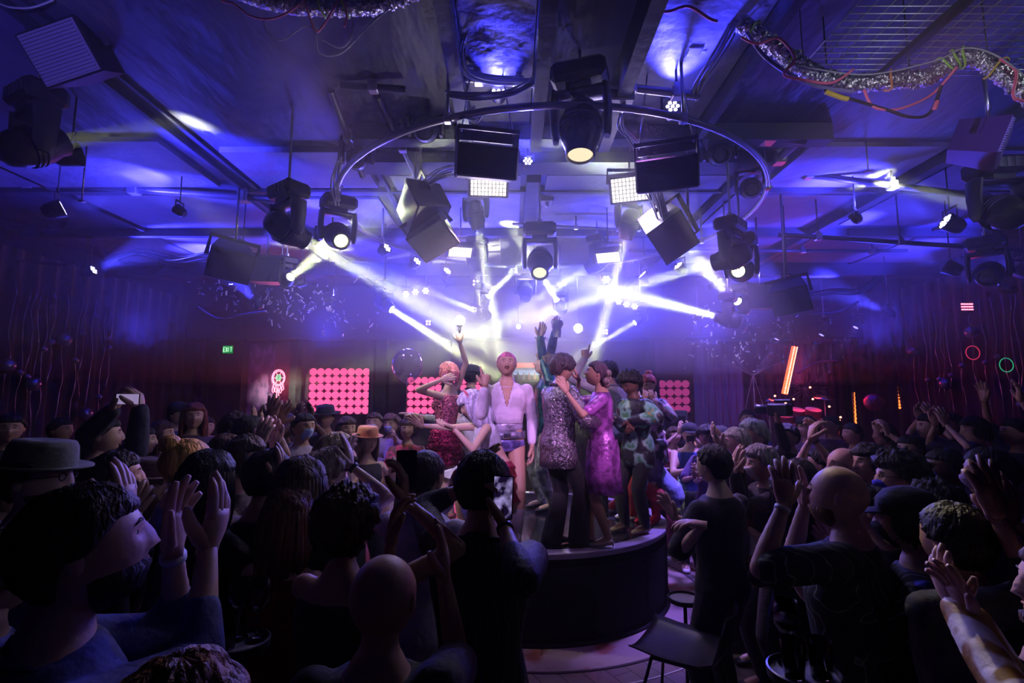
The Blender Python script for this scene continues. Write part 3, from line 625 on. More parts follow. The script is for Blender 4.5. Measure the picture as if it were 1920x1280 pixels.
# ================================================================ people
def remesh(mb, vox, it=4, fac=.6):
    me = bpy.data.meshes.new('tmp'); me.from_pydata(mb.v, [], mb.f); me.update()
    o = bpy.data.objects.new('tmp', me); C.objects.link(o)
    r = o.modifiers.new('r', 'REMESH'); r.mode = 'VOXEL'; r.voxel_size = vox; r.adaptivity = 0
    s = o.modifiers.new('s', 'SMOOTH'); s.iterations = it; s.factor = fac
    dg = bpy.context.evaluated_depsgraph_get(); ev = o.evaluated_get(dg); m2 = ev.to_mesh()
    n = len(m2.vertices); co = np.empty(n * 3, np.float32); m2.vertices.foreach_get('co', co)
    nl = len(m2.loops); vi = np.empty(nl, np.int32); m2.loops.foreach_get('vertex_index', vi)
    if nl == 4 * len(m2.polygons): fs = [tuple(f) for f in vi.reshape(-1, 4).tolist()]
    else: fs = [tuple(p.vertices) for p in m2.polygons]
    ev.to_mesh_clear(); bpy.data.objects.remove(o); bpy.data.meshes.remove(me)
    out = MB(); out.v = [tuple(p) for p in co.reshape(-1, 3).tolist()]; out.f = fs; out.m = [0] * len(fs); return out
def sstep(a, b, x): t = max(0., min(1., (x - a) / (b - a))); return t * t * (3 - 2 * t)
def gz(u, v): return math.exp(-(u * u + v * v))
def head_surf(q, wide=1.0):
    x, y, z = q; px_, py_, pz_ = x * .372 * wide, y * .44, z * (.5 if z < 0 else .475)
    t = max(0, -z)
    px_ *= 1 - .34 * t ** 2.4
    if y < 0: py_ *= 1 - .42 * t ** 1.2
    elif z < 0: py_ *= 1 + .02 * t
    if z > 0: px_ *= 1 + .05 * math.sin(z * 3)
    if y > 0:
        py_ += .06 * gz(x / .11, (z - .0) / .16) + .095 * gz(x / .14, (z + .20) / .10)
        py_ -= .05 * gz((abs(x) - .36) / .17, (z - .10) / .10)
        py_ += .022 * gz((abs(x) - .34) / .2, (z - .26) / .08)
        py_ += .03 * gz(x / .22, (z + .44) / .05) + .028 * gz(x / .2, (z + .55) / .05) - .02 * gz(x / .25, (z + .495) / .022)
        py_ += .075 * gz(x / .34, (z + .80) / .17)
        py_ += .02 * gz((abs(x) - .5) / .15, (z + .12) / .15)
    return Vector((px_, py_, pz_))
def head_mb(hi=True):
    h = MB(); n, m = (44, 30) if hi else (28, 20)
    h.ball((0, 0, 0), 1, n, m, 0, None, None)
    h.v = [tuple(head_surf(Vector(p))) for p in h.v]
    for s in (-1, 1):
        h.ball((s * .365, -.03, -.02), (.035, .075, .115), 10, 8, 0, Matrix.Rotation(s * .35, 3, 'Z'))
        h.ball((s * .128, .335, .055), (.064, .042, .038), 12, 8, 1)
        h.ball((s * .126, .368, .054), (.034, .014, .034), 10, 6, 2)
        h.tube([(s * .06, .405, .125), (s * .13, .405, .15), (s * .20, .365, .125)], [(.015, .018), (.016, .02), (.008, .01)], 6, 3)
        h.tube([(s * .075, .372, .078), (s * .128, .378, .092), (s * .185, .345, .07)], [.008, .010, .006], 5, 3)
    h.tube([(-.085, .40, -.225), (-.03, .432, -.212), (.03, .432, -.212), (.085, .40, -.225)], [(.006, .006), (.014, .013), (.014, .013), (.006, .006)], 6, 4)
    h.tube([(-.07, .398, -.243), (0, .426, -.258), (.07, .398, -.243)], [(.006, .006), (.017, .014), (.006, .006)], 6, 4)
    return h
HEAD = {True: head_mb(True), False: head_mb(False)}
def hair_mb(style, hi=True, seed=0):
    """hair in head units; every style is one closed shell or several overlapping locks"""
    P = {'short': (.055, .05, 60), 'buzz': (.022, .0, 0), 'quiff': (.10, .06, 50), 'afro': (.20, .02, 16), 'curly': (.14, .05, 14), 'bob': (.09, .03, 60), 'long': (.08, .03, 70),
         'bun': (.05, .02, 60), 'mop': (.12, .05, 40), 'fringe': (.03, .0, 40), 'ponytail': (.05, .03, 60), 'wig': (.16, .03, 50)}
    th, nz, fr = P[style]; h = MB(); n, m = (64, 36) if hi else (36, 22)
    base = MB().ball((0, 0, 0), 1, n, m)
    out = []
    for p in base.v:
        q = Vector(p); s_ = head_surf(q); x, y, z = q
        az = y / max(1e-6, math.hypot(x, y)) if abs(z) < .999 else 0
        front = {'bald': .9, 'bob': .42, 'mop': .30, 'wig': .35, 'quiff': .50, 'long': .45}.get(style, .47)
        hl = front * sstep(-.05, .75, az) + (-.02) * (1 - sstep(-.05, .75, az)) if az > -.1 else -.02 - .62 * sstep(.1, .7, -az)
        if style == 'fringe' : hl = 1.5 if az > -.2 else (-.02 - .55 * sstep(.1, .7, -az)); 
        mk = sstep(hl - .07, hl + .07, z) * (sstep(.62, .5, z) if style == 'fringe' else 1)
        nn = mnoise.noise(q * (6 if style in ('afro', 'curly') else 3) + Vector((seed, 0, 0)))
        st = math.sin(math.atan2(x, y) * fr * .5 + z * 5 + nn * 5) if fr else 0
        add = th * (1 + .5 * nn) + nz * (.35 * st + (mnoise.noise(q * 8) if style in ('curly', 'afro') else 0))
        if style == 'quiff': add += .10 * gz(x / .7, (z - .75) / .35) * (1 if y > -.1 else .5)
        out.append(s_ + q * (add * mk - .06 * (1 - mk)))
    base.v = [tuple(p) for p in out]; h = base
    rr = random.Random(seed + 5)
    if style in ('bob', 'long', 'mop', 'ponytail') or style == 'wig':
        L_ = {'bob': .55, 'long': 1.35, 'mop': .28, 'ponytail': 0, 'wig': 1.45}[style]
        if L_:
            N = 26 if hi else 16
            for i in range(N):
                a = R(62) + (R(360) - 2 * R(62)) * i / (N - 1); c, s = math.sin(a), math.cos(a)   # angle from the face
                rx, ry = (.40, .44) if style != 'wig' else (.46, .50)
                L2 = L_ * rr.uniform(.82, 1.05) * (.8 if i in (0, N - 1) else 1); pts = []
                for k_ in range(7):
                    t = k_ / 6; sw = .05 * math.sin(3 * t + i) * t
                    rad = 1.0 + .12 * math.sin(t * 2.2) - (.10 * t if style == 'bob' else .05 * t)
                    pts.append((c * rx * rad + sw, s * ry * rad - .02 - (.08 * t if style == 'long' else 0), .18 - t * (L_ and L2)))
                h.tube(pts, [.055, .075, .08, .078, .07, .05, .012] if style != 'wig' else [.07, .11, .12, .12, .11, .08, .02], 7, ref=(c, s, .01))
    if style == 'bun': h.ball((0, -.30, .42), (.20, .20, .19), 18, 12, fn=lambda q: q * (1 + .06 * math.sin(8 * math.atan2(q.x, q.z))))
    if style == 'ponytail': h.tube([(0, -.40, .30), (0, -.56, .22), (.02, -.62, -.1), (0, -.56, -.45), (0, -.5, -.75)], [.07, .11, .12, .09, .02], 10)
    return h
_HC = {}
def hair_get(style, hi, seed):
    k_ = (style, hi, seed % 4)
    if k_ not in _HC: _HC[k_] = hair_mb(style, hi, seed % 4)
    return _HC[k_]
def ik(a, t, l1, l2, hint):
    d = t - a; L_ = min(d.length, (l1 + l2) * .998); u = d.normalized()
    x = (l1 * l1 - l2 * l2 + L_ * L_) / (2 * L_); hh = math.sqrt(max(0, l1 * l1 - x * x))
    hv = Vector(hint); hv = hv - u * u.dot(hv)
    if hv.length < 1e-5: hv = u.orthogonal()
    return a + u * x + hv.normalized() * hh, a + u * L_
def hand(mb, w, d, palm, side, H, curl=.25, spread=.12, pose=None, n=6, mi=0):
    """five fingers; d the direction of the fingers, palm the way the palm faces"""
    L_ = .108 * H; d = Vector(d).normalized(); p = Vector(palm); p = (p - d * d.dot(p)).normalized(); x = d.cross(p) * side
    def T(a, b, c): return w + x * (a * L_) + p * (b * L_) + d * (c * L_)
    mb.tube([T(0, 0, -.10), T(0, 0, .05), T(.0, 0, .22), T(-.01, 0, .40), T(-.01, 0, .50)], [(.15 * L_, .13 * L_), (.17 * L_, .12 * L_), (.23 * L_, .12 * L_), (.24 * L_, .10 * L_), (.20 * L_, .07 * L_)], 10, mi, ref=tuple(x))
    for k_, (bx, ln, bz) in enumerate([(.155, .46, .44), (.05, .52, .48), (-.06, .48, .46), (-.16, .38, .42)]):
        cu = curl + (.06 * k_); 
        if pose == 'point': cu = .05 if k_ == 0 else 1.35
        if pose == 'grip': cu = .95
        a = (1.5 - k_) * spread; q = Vector((bx, .0, bz)); pts = [T(q.x, q.y, q.z - .08), T(*q)]; ang = 0
        for seg in (.46, .30, .24):
            ang += cu * (1.0 if seg > .4 else .9)
            q = q + Vector((math.sin(a) * math.cos(ang), math.sin(ang), math.cos(a) * math.cos(ang))) * (ln * seg); pts.append(T(*q))
        mb.tube(pts, [.075 * L_, .078 * L_, .072 * L_, .064 * L_, .036 * L_], n, mi)
    tc_ = curl * .6; q = Vector((.16, .04, .10)); pts = [T(.08, .0, .04), T(*q)]
    for (dx, dy, dz) in ((.15, .06 + tc_ * .15, .15), (.09, .04 + tc_ * .12, .14), (.03, .02 + tc_ * .08, .10)):
        q = q + Vector((dx, dy, dz)); pts.append(T(*q))
    mb.tube(pts, [.10 * L_, .105 * L_, .09 * L_, .075 * L_, .04 * L_], n, mi)
ARM = {  # wrist rel. to mid-shoulders (x outward), elbow hint, finger dir, palm, curl
 'down': ((.135, .03, -.305), (.4, -1, 0), (.05, .15, -1), (-1, 0, 0), .35), 'clap': ((.018, .215, -.085), (1, -.1, -1), (-.12, .5, .85), (-1, 0, 0), .12),
 'claphi': ((.03, .20, .03), (1, .1, -1), (-.1, .35, .95), (-1, 0, 0), .12), 'clapup': ((.045, .17, .17), (1, .3, -.5), (-.08, .2, 1), (-1, .1, 0), .15),
 'open': ((.11, .19, .02), (1, 0, -1), (.0, .25, 1), (-1, .3, 0), .2), 'phone': ((.045, .26, .10), (1, 0, -1), (-.2, .1, 1), (-.8, .5, 0), .55),
 'up': ((.13, .06, .30), (1, -.2, 0), (0, 0, 1), (-.4, 1, 0), .2), 'fold': ((.00, .12, -.13), (1, -.3, -.6), (-1, .25, .1), (0, -1, 0), .3),
 'hold': ((.05, .20, -.16), (1, -.4, -.5), (-.6, .8, .2), (0, 0, 1), .7), 'hip': ((.12, .05, -.26), (1, -.5, 0), (-.7, .4, -.5), (-1, 0, 0), .4)}
SKIN = {'l': (.56, .35, .28), 'm': (.42, .24, .17), 'd': (.15, .075, .05), 'p': (.66, .45, .38)}
def cloth(col, pat=None):
    nm = 'fabric_%s_%s' % ('_'.join('%02d' % int(c * 99) for c in col), pat or 'plain')
    if nm in MATS: return MATS[nm]
    d = tuple(c * .35 for c in col)
    if pat == 'leaf': return mat(nm, (.02, .025, .03), .7, mix=((.02, .025, .03), col, (.02, .02, .03)), mscale=5, mdet=1, mlo=.40, mhi=.50, pat='WAVE', bump=.3, bscale=40)
    if pat == 'bold': return mat(nm, (.03, .03, .04), .35, mix=((.03, .03, .04), col, (.05, .25, .12), (.5, .22, .05), (.6, .6, .65)), mscale=7, mdet=2, mlo=.42, mhi=.47, bump=.2, bscale=40)
    if pat == 'spots': return mat(nm, (.20, .10, .02), .6, mix=((.20, .10, .02), (.22, .11, .02), col), mscale=17, mdet=0, mlo=.30, mhi=.34, bump=.3, bscale=30)
    if pat == 'sequin': return mat(nm, d, .22, .75, mix=col, mscale=42, mdet=1, mlo=.42, mhi=.55, bump=1, bscale=60)
    if pat == 'shiny': return mat(nm, d, .28, .25, mix=col, mscale=14, mdet=3, mlo=.4, mhi=.6, bump=.5, bscale=22)
    if pat == 'stripe': return mat(nm, d, .6, mix=col, mscale=22, mdet=1, mlo=.45, mhi=.55, pat='WAVE')
    return mat(nm, tuple(c * .7 for c in col), .8, mix=col, mscale=5, bump=.55, bscale=16, sheen=.1)
def hairm(col): return mat('hair_%s' % '_'.join('%02d' % int(c * 99) for c in col), tuple(c * .45 for c in col), .58, mix=col, mscale=30, mdet=2, bump=.8, bscale=70, stretch=(1, 1, .15), mlo=.4, mhi=.62)
BLACK, BROWN, BLOND, GREY, REDH = (.012, .009, .009), (.07, .035, .02), (.55, .42, .2), (.4, .38, .4), (.5, .12, .05)
WARN = []
def person(px, py, Y, label, sex='m', arms='clap', arms2=None, top=('tee', (.02, .02, .025)), bottom=('trousers', (.015, .015, .03)), hair=('short', BROWN), mask=None, skin='l', yaw=None, dyaw=0,
           hat=None, fz=0.0, H=None, lean=0, side=0, hyaw=0, hpitch=0, crouch=0, feet=None, vox=None, hi=None, pose=(None, None), glasses=False, group='audience standing round the stage', fat=1.0, extra=None, shoes=(.03, .03, .04), cat='person', sway=0, beard=None, watch=False):
    g = at(px, py, Y); x, y = g.x, g.y
    hadd = (.03 if hair and hair[0] in ('afro', 'curly', 'mop', 'quiff') else .008) + (.05 if hat else 0)
    if H is None:
        H = g.z - fz - hadd
        if not 1.42 <= H <= 2.0: WARN.append((label, round(H, 2)))
        H = max(1.4, min(2.02, H)) / 1.005
    near = Y < 3.2; hi = (Y < 5.8 or fz > 0) if hi is None else hi
    vox = vox or (.011 if fz > 0 else .013 if near else .019)
    if yaw is None: yaw = math.degrees(math.atan2(-(SC.x - x), SC.y - y)) + dyaw
    f = sex == 'f'; ar = (.86 if f else 1.0) * math.sqrt(fat)
    # keep the head over the wanted pixel when the body leans
    root = thing('person', label, cat, (x, y, fz), R(yaw), group)
    Winv = (Matrix.Translation((x, y, fz)) @ Matrix.Rotation(R(yaw), 4, 'Z')).inverted()
    hz = (.508 - crouch) * H
    lx, ly = R(lean), R(side)
    def sp(v, z):  # spine frame at height z above the pelvis (H units)
        t = sstep(0, .13, z); return v
    Rl = Matrix.Rotation(-lx, 3, 'X') @ Matrix.Rotation(ly, 3, 'Y')
    tip = Rl @ Vector((0, 0, .44 * H)); pel = Vector((-tip.x if abs(tip.x) > .0 else 0, -tip.y, hz))
    def S(X, Yv, Z):
        t = sstep(.0, .12, Z); Rm = Matrix.Rotation(-lx * t, 3, 'X') @ Matrix.Rotation(ly * t, 3, 'Y')
        low = Vector((0, 0, min(Z, .05) * H)); return pel + low + Rm @ Vector((X * H, Yv * H, max(0, Z - .05) * H)) if Z > 0 else pel + Vector((X * H, Yv * H, Z * H))
    def ringset(inf=0, z0=-.04, z1=1, ff=1.0):
        rows = [(-.045, .070, .052, 0), (-.02, .092, .066, 0), (.01, .098, .070, -.004), (.05, .090, .062, 0), (.10, .078, .054, .003), (.16, .087, .060, .003), (.215, .099, .065, .003), (.26, .103, .062, 0), (.292, .088, .05, -.004), (.318, .05, .04, -.006), (.345, .034, .034, -.002)]
        if f: rows = [(z, a * (1.03 if z < .02 else .88 if z > .06 else .94), b * (.95 if z > .02 else 1), c) for z, a, b, c in rows]
        out = []
        for z, a, b, c in rows:
            if z < z0 or z > z1: continue
            k_ = fat if z < .24 else 1 + (fat - 1) * .4; kb = 1 + (fat - 1) * 1.6 if z < .24 else k_
            out.append((S(0, c, z), a * H * k_ + inf, b * H * kb + inf))
        return out
    def loft(mb, rows, n=20, mi=0):
        vs = []; fs = []; N = len(rows)
        for i, (c, a, b) in enumerate(rows):
            t = (rows[min(i + 1, N - 1)][0] - rows[max(i - 1, 0)][0]).normalized(); ux = Vector((1, 0, 0)); ux = (ux - t * t.dot(ux)).normalized(); uy = t.cross(ux)
            for k_ in range(n):
                q = 2 * PI * k_ / n; cx, cy_ = math.cos(q), math.sin(q); e = .85
                vs.append(c + ux * (a * math.copysign(abs(cx) ** e, cx)) + uy * (b * math.copysign(abs(cy_) ** e, cy_)))
        for i in range(N - 1):
            for k_ in range(n): k2 = (k_ + 1) % n; fs.append((i * n + k_, i * n + k2, (i + 1) * n + k2, (i + 1) * n + k_))
        fs.append(tuple(reversed(range(n)))); fs.append(tuple(range((N - 1) * n, N * n))); mb.add(vs, fs, mi)
    msh = S(0, -.004, .283); sw_ = (.094 if f else .108)
    A = {}
    for s in (1, -1):
        am = arms if s == 1 else (arms2 if arms2 is not None else arms)
        sh = S(s * sw_, -.004, .278)
        if isinstance(am, str):
            w_, hn, fd, pl, cu = ARM[am]; wr = msh + Rl @ Vector((w_[0] * s * H, w_[1] * H, w_[2] * H)); hn = Vector((hn[0] * s, hn[1], hn[2])); fd = Vector((fd[0] * s, fd[1], fd[2])); pl = Vector((pl[0] * s, pl[1], pl[2]))
        else:  # ((px,py,Y), elbow hint world, finger dir world, palm world, curl)
            wp, hn, fd, pl, cu = am; wr = Winv @ at(*wp); R3 = Winv.to_3x3(); hn = R3 @ Vector(hn); fd = R3 @ Vector(fd); pl = R3 @ Vector(pl)
            d_ = wr - sh
            if d_.length > .33 * H: sh = sh + d_.normalized() * min(.04 * H, d_.length - .33 * H)
        if wr.z > sh.z + .12 * H: sh = sh + Vector((-.012 * s * H, 0, .022 * H))
        el, wr = ik(sh, wr, .172 * H, .152 * H, hn); A[s] = (sh, el, wr, fd, pl, cu)
    Lg = {}
    for s in (1, -1):
        hp = pel + Vector((s * .05 * H, 0, -.015 * H))
        if feet: ft = Vector((feet[0 if s == 1 else 1][0], feet[0 if s == 1 else 1][1], .045 * H)); 
        else: ft = Vector((s * .062 * H, (.02 if s > 0 else -.02) * H, .045 * H))
        kn, ft = ik(hp, ft, .235 * H, .235 * H, (s * .25, 1, 0)); Lg[s] = (hp, kn, ft)
    heel = extra and 'heels' in extra
    def arm_geo(mb, s, inf=0, upto=1.0, fromt=0.0, loose=0):
        sh, el, wr = A[s][:3]
        if upto <= .5:
            e2 = sh.lerp(el, upto * 2); mb.capsule(sh, e2, .031 * H * ar + inf, .027 * H * ar + inf + loose); return
        mb.capsule(sh, el, .031 * H * ar + inf, .0225 * H * ar + inf + loose)
        w2 = el.lerp(wr, (upto - .5) * 2); m_ = el.lerp(w2, .3)
        mb.capsule(el, m_, .0215 * H * ar + inf + loose, .0225 * H * ar + inf + loose); mb.capsule(m_, w2, .0225 * H * ar + inf + loose, .0145 * H * ar + inf + loose)
    def leg_geo(mb, s, inf=0, upto=1.0, loose=0, flare=0):
        hp, kn, ft = Lg[s]; tr = (1.03 if f else 1)
        e = kn if upto >= .5 else hp.lerp(kn, upto * 2); re = .032 if upto >= .5 else .052 - .02 * upto * 2
        mb.capsule(hp, e, .052 * H * tr + inf, re * H + inf + loose)
        if upto > .5:
            a2 = kn.lerp(ft, (upto - .5) * 2); m_ = kn.lerp(a2, .35)
            mb.capsule(kn, m_, .031 * H + inf + loose, .0325 * H + inf + loose + flare * .3); mb.capsule(m_, a2, .0325 * H + inf + loose + flare * .3, .020 * H + inf + loose + flare)
    b = MB(); loft(b, ringset()); b.capsule(S(0, -.006, .30), S(0, .006, .385), .034 * H * (.80 if f else .95), .031 * H * (.80 if f else .98))
    if f:
        for s in (-1, 1): b.ball(S(s * .045, .048, .215), .036 * H, 10, 8)
    for s in (1, -1): arm_geo(b, s); leg_geo(b, s)
    for s in (1, -1):
        ft = Lg[s][2]; b.capsule(ft, ft + Vector((0, .075 * H, -.022 * H - (0 if not heel else .02))), .021 * H, .02 * H)
    bm = remesh(b, vox, 5)
    for s in (1, -1):
        sh, el, wr, fd, pl, cu = A[s]; hand(bm, wr + (wr - el).normalized() * .004, fd, pl, s, H * (.93 if f else 1), cu, pose=pose[0 if s == 1 else 1], n=7 if hi else 5)
    hc = S(0, .012, .420) + Vector((0, 0, 0)); HS = .138 * H if not f else .136 * H
    HM = Matrix.Translation(hc) @ Rl.to_4x4() @ Matrix.Rotation(R(hyaw), 4, 'Z') @ Matrix.Rotation(R(hpitch), 4, 'X') @ Matrix.Scale(HS, 4)
    hd = MB(); src = HEAD[hi]; hd.v = list(src.v); hd.f = src.f; hd.m = src.m; hd.xf(HM); bm.add(hd.v, hd.f); bm.m[-len(hd.f):] = hd.m
    sc = SKIN[skin]; sk = mat('skin_' + skin, sc, .48, bump=.08, bscale=60, sheen=.0); lip = mat('lips_' + skin, (sc[0] * .8, sc[1] * .42, sc[2] * .45), .4)
    bro_ = hairm(hair[1] if hair and max(hair[1]) < .3 else (.05, .03, .02))
    bm.build('body', [sk, mat('eye_white', (.7, .7, .7), .2), mat('iris', (.03, .02, .02), .1), bro_, lip], root)
    if hair:
        st, hcol = hair[0], hair[1]; hm = MB(); src = hair_get(st, hi, int(px)); hm.v = list(src.v); hm.f = list(src.f); hm.m = list(src.m); hm.xf(HM); hm.build('hair', hairm(hcol), root)
    if beard:
        m_ = MB(); m_.ball((0, 0, 0), 1, 30, 20)
        m_.v = [tuple(head_surf(Vector(p)) + Vector(p) * (.05 * sstep(-.34, -.46, p[2]) * sstep(-.1, .15, p[1]) - .05 * (1 - sstep(-.34, -.46, p[2]) * sstep(-.1, .15, p[1])))) for p in m_.v]
        m_.xf(HM).build('beard', hairm(beard), root)
    if mask:
        m_ = MB(); m_.ball((0, 0, 0), 1, 30, 24)
        def mm(p):
            q = Vector(p); k_ = sstep(-.02, -.12, q.z) * sstep(-.99, -.9, q.z) * sstep(.30, .46, q.y) if q.z < 0 else 0
            k_ = sstep(-.0, -.1, q.z) * sstep(-.96, -.86, q.z) * sstep(.02, .2, q.y - .15 + .2 * (q.z + .5) * 0)
            s0 = head_surf(q); s1 = Vector((q.x * .33 * (1 - .25 * max(0, -q.z)), q.y * .44 + .10 * gz(q.x / .35, (q.z + .25) / .3), q.z * .50)); return tuple(s0.lerp(s1 + q * .025, k_) - q * (.05 * (1 - k_)))
        m_.v = [mm(p) for p in m_.v]
        for s in (-1, 1): m_.tube([(s * .26, .24, -.08), (s * .36, .06, -.0), (s * .375, -.06, .04)], .008, 5); m_.tube([(s * .22, .25, -.32), (s * .34, .04, -.14), (s * .375, -.05, -.08)], .008, 5)
        m_.xf(HM).build('face_mask', mat('mask_%s' % '_'.join('%02d' % int(c * 99) for c in mask), mask, .75, bump=.3, bscale=40), root)
    if glasses:
        gm = MB()
        for s in (-1, 1):
            gm.tube([(s * .135 + .075 * math.cos(a), .42, .05 + .06 * math.sin(a)) for a in [2 * PI * i / 12 for i in range(12)]], .009, 5, closed=True)
            gm.tube([(s * .21, .415, .06), (s * .37, .2, .06), (s * .38, -.03, .04)], .009, 5)
        gm.tube([(-.06, .43, .06), (.06, .43, .06)], .009, 5); gm.xf(HM).build('glasses', mat('glasses_frame', (.02, .02, .02), .2), root)
    if hat:
        hk, hcol = hat; ht = MB()
        if hk in ('fedora', 'bowler', 'brim'):
            bw = {'fedora': .62, 'bowler': .56, 'brim': .72}[hk]
            rot = Matrix.Rotation(R(-6), 3, 'X')
            ht.lathe([(.40, .20), (bw * .8, .19), (bw, .23), (bw, .25), (bw * .8, .215), (.41, .235)], (0, -.02, 0), 32, rot=rot)
            crown = [(.425, .2), (.43, .3), (.40, .52), (.36, .60), (.2, .62 if hk != 'bowler' else .66), (0, .57 if hk == 'fedora' else .67)]
            ht.lathe(crown, (0, -.02, 0), 32, rot=rot)
            ht.v = [(x_, y_ * 1.12, z_) for x_, y_, z_ in ht.v]
        else:  # cap
            ht.lathe([(.40, .12), (.425, .2), (.41, .38), (.3, .53), (.12, .6), (0, .61)], (0, -.02, 0), 28)
            ht.v = [(x_, y_ * 1.14, z_) for x_, y_, z_ in ht.v]
            ht.tube([(0, .38, .16), (0, .55, .14), (0, .72, .10)], [(.30, .03), (.29, .025), (.12, .015)], 16, ref=(1, 0, 0))
        ho = ht.xf(HM).build('hat', cloth(hcol), root)
        if hk in ('fedora', 'bowler', 'brim'):
            MB().lathe([(.437, .22), (.44, .31), (.43, .315), (.42, .22)], (0, -.02, 0), 28).xf(Matrix.Scale(1.12, 4, (0, 1, 0))).xf(HM).build('hat_band', cloth((.03, .02, .03)), ho)
    # ---- clothes
    tk, tc_ = top[0], top[1]; pat = top[2] if len(top) > 2 else None; cm_ = cloth(tc_, pat)
    if tk != 'none':
        t = MB(); z0 = {'crop': .09, 'dress': -.045, 'tank': -.02, 'jacket': -.045}.get(tk, -.045); inf = .013 if tk != 'jacket' else .024
        if tk in ('tank', 'crop_tank', 'tube', 'dress_bare'): inf = .008
        zz = .30 if tk in ('tank', 'tube', 'dress_bare', 'crop_tank') else .322
        if tk == 'crop_tank': z0 = .11
        loft(t, ringset(inf * 1.15, z0, zz))
        if f and tk != 'tube':
            for s in (-1, 1): t.ball(S(s * .045, .048, .215), .036 * H + inf, 10, 8)
        up = {'tee': .42, 'long': .97, 'jacket': .97, 'rolled': .72, 'crop': .90, 'dress': .36}.get(tk, 0)
        if up:
            for s in (1, -1): arm_geo(t, s, inf, up, loose=.006 if tk != 'tee' else .012)
        if tk in ('long', 'jacket', 'rolled'): t.tube([S(0, -.008, .30), S(0, -.004, .335)], [.046 * H, .040 * H], 16)
        tm = remesh(t, vox, 3)
        if tk in ('jacket',):   # hem that hangs below the hips
            t2 = MB(); loft(t2, [(S(0, 0, z), a * H * fat, b_ * H * fat) for z, a, b_ in ((.05, .104, .075), (0, .112, .083), (-.05, .117, .088), (-.105, .12, .09), (-.106, .108, .078), (-.05, .105, .076), (0, .1, .07))]); tm.add(t2.v, t2.f)
        if tk == 'crop':
            keep = []
            for f_ in tm.f:
                c_ = sum((Vector(tm.v[i]) for i in f_), Vector()) / len(f_); q_ = c_ - S(0, 0, .19)
                keep.append(not (q_.y > .02 and q_.z > 0 and abs(q_.x) < .26 * q_.z + .004))
            tm.f = [f_ for f_, k_ in zip(tm.f, keep) if k_]; tm.m = [0] * len(tm.f)
        so = tm.build({'tee': 'shirt', 'long': 'shirt', 'rolled': 'shirt', 'jacket': 'jacket', 'dress': 'dress_bodice', 'tank': 'tank_top', 'crop': 'cropped_shirt', 'dress_bare': 'dress_bodice', 'tube': 'bodice', 'crop_tank': 'cropped_top'}.get(tk, 'shirt'), cm_, root)
        if hi and tk in ('long', 'rolled', 'jacket', 'crop'):
            cl_ = MB(); cl_.tube([S(math.sin(a) * .048, math.cos(a) * .046 - .006, .312 + .016 * math.cos(a) * -1) for a in [2 * PI * i / 18 for i in range(18)]], [(.006, .018)] * 18, 6, closed=True, ref=None); cl_.build('collar', cm_, so)
        if tk in ('dress', 'dress_bare'):
            sk_ = MB(); zl = extra['skirt'] if extra and 'skirt' in extra else -.24; N = 40; vs = []; fs = []; rr_ = [(.06, 1.0), (.0, 1.12), (zl * .5, 1.22), (zl, 1.34), (zl, 1.26), (zl * .5, 1.14), (0, 1.02)]
            for z, m_ in rr_:
                c_ = pel + Vector((0, 0, z * H))
                for k_ in range(N):
                    a = 2 * PI * k_ / N; wv = 1 + .035 * math.sin(a * 9 + 1) * (abs(z / zl) if z < 0 else 0); vs.append(c_ + Vector((math.cos(a) * .103 * H * m_ * wv, math.sin(a) * .080 * H * m_ * wv, 0)))
            for i in range(len(rr_) - 1):
                for k_ in range(N): k2 = (k_ + 1) % N; fs.append((i * N + k_, i * N + k2, (i + 1) * N + k2, (i + 1) * N + k_))
            sk_.add(vs, fs); sk_.build('skirt', cm_, root)
    bk, bc_ = bottom[0], bottom[1]; bpat = bottom[2] if len(bottom) > 2 else None
    if bk in ('trousers', 'flares', 'shorts', 'briefs'):
        t = MB(); inf = .012 if bk != 'briefs' else .006
        loft(t, ringset(inf, -.05, .06 if bk != 'briefs' else .04))
        if bk != 'briefs':
            for s in (1, -1): leg_geo(t, s, inf, {'trousers': 1.0, 'flares': 1.03, 'shorts': .42}[bk], .008, .045 if bk == 'flares' else 0)
        else:
            for s in (1, -1): t.capsule(Lg[s][0], Lg[s][0].lerp(Lg[s][1], .06), .054 * H, .05 * H)
        remesh(t, vox, 3).build('trousers' if bk in ('trousers', 'flares') else bk, cloth(bc_, bpat), root)
    elif bk in ('skirt', 'ruffle'):
        sk_ = MB(); zl = extra['skirt'] if extra and 'skirt' in extra else -.2; N = 48; vs = []; fs = []
        if bk == 'skirt': rr_ = [(.075, .9), (.0, 1.12), (zl * .5, 1.25), (zl, 1.38), (zl, 1.3), (zl * .5, 1.17), (0, 1.03)]
        else: rr_ = [(.08, .86), (.05, 1.15), (.045, 1.0), (.0, 1.3), (-.005, 1.12), (-.045, 1.42), (-.05, 1.2), (zl, 1.5), (zl, 1.4), (0, 1.02)]
        for z, m_ in rr_:
            c_ = pel + Vector((0, 0, z * H))
            for k_ in range(N):
                a = 2 * PI * k_ / N; wv = 1 + (.05 if bk == 'ruffle' else .03) * math.sin(a * 11 + z * 40); vs.append(c_ + Vector((math.cos(a) * .098 * H * m_ * wv, math.sin(a) * .078 * H * m_ * wv, 0)))
        for i in range(len(rr_) - 1):
            for k_ in range(N): k2 = (k_ + 1) % N; fs.append((i * N + k_, i * N + k2, (i + 1) * N + k2, (i + 1) * N + k_))
        sk_.add(vs, fs); sk_.build('skirt', cloth(bc_, bpat), root)
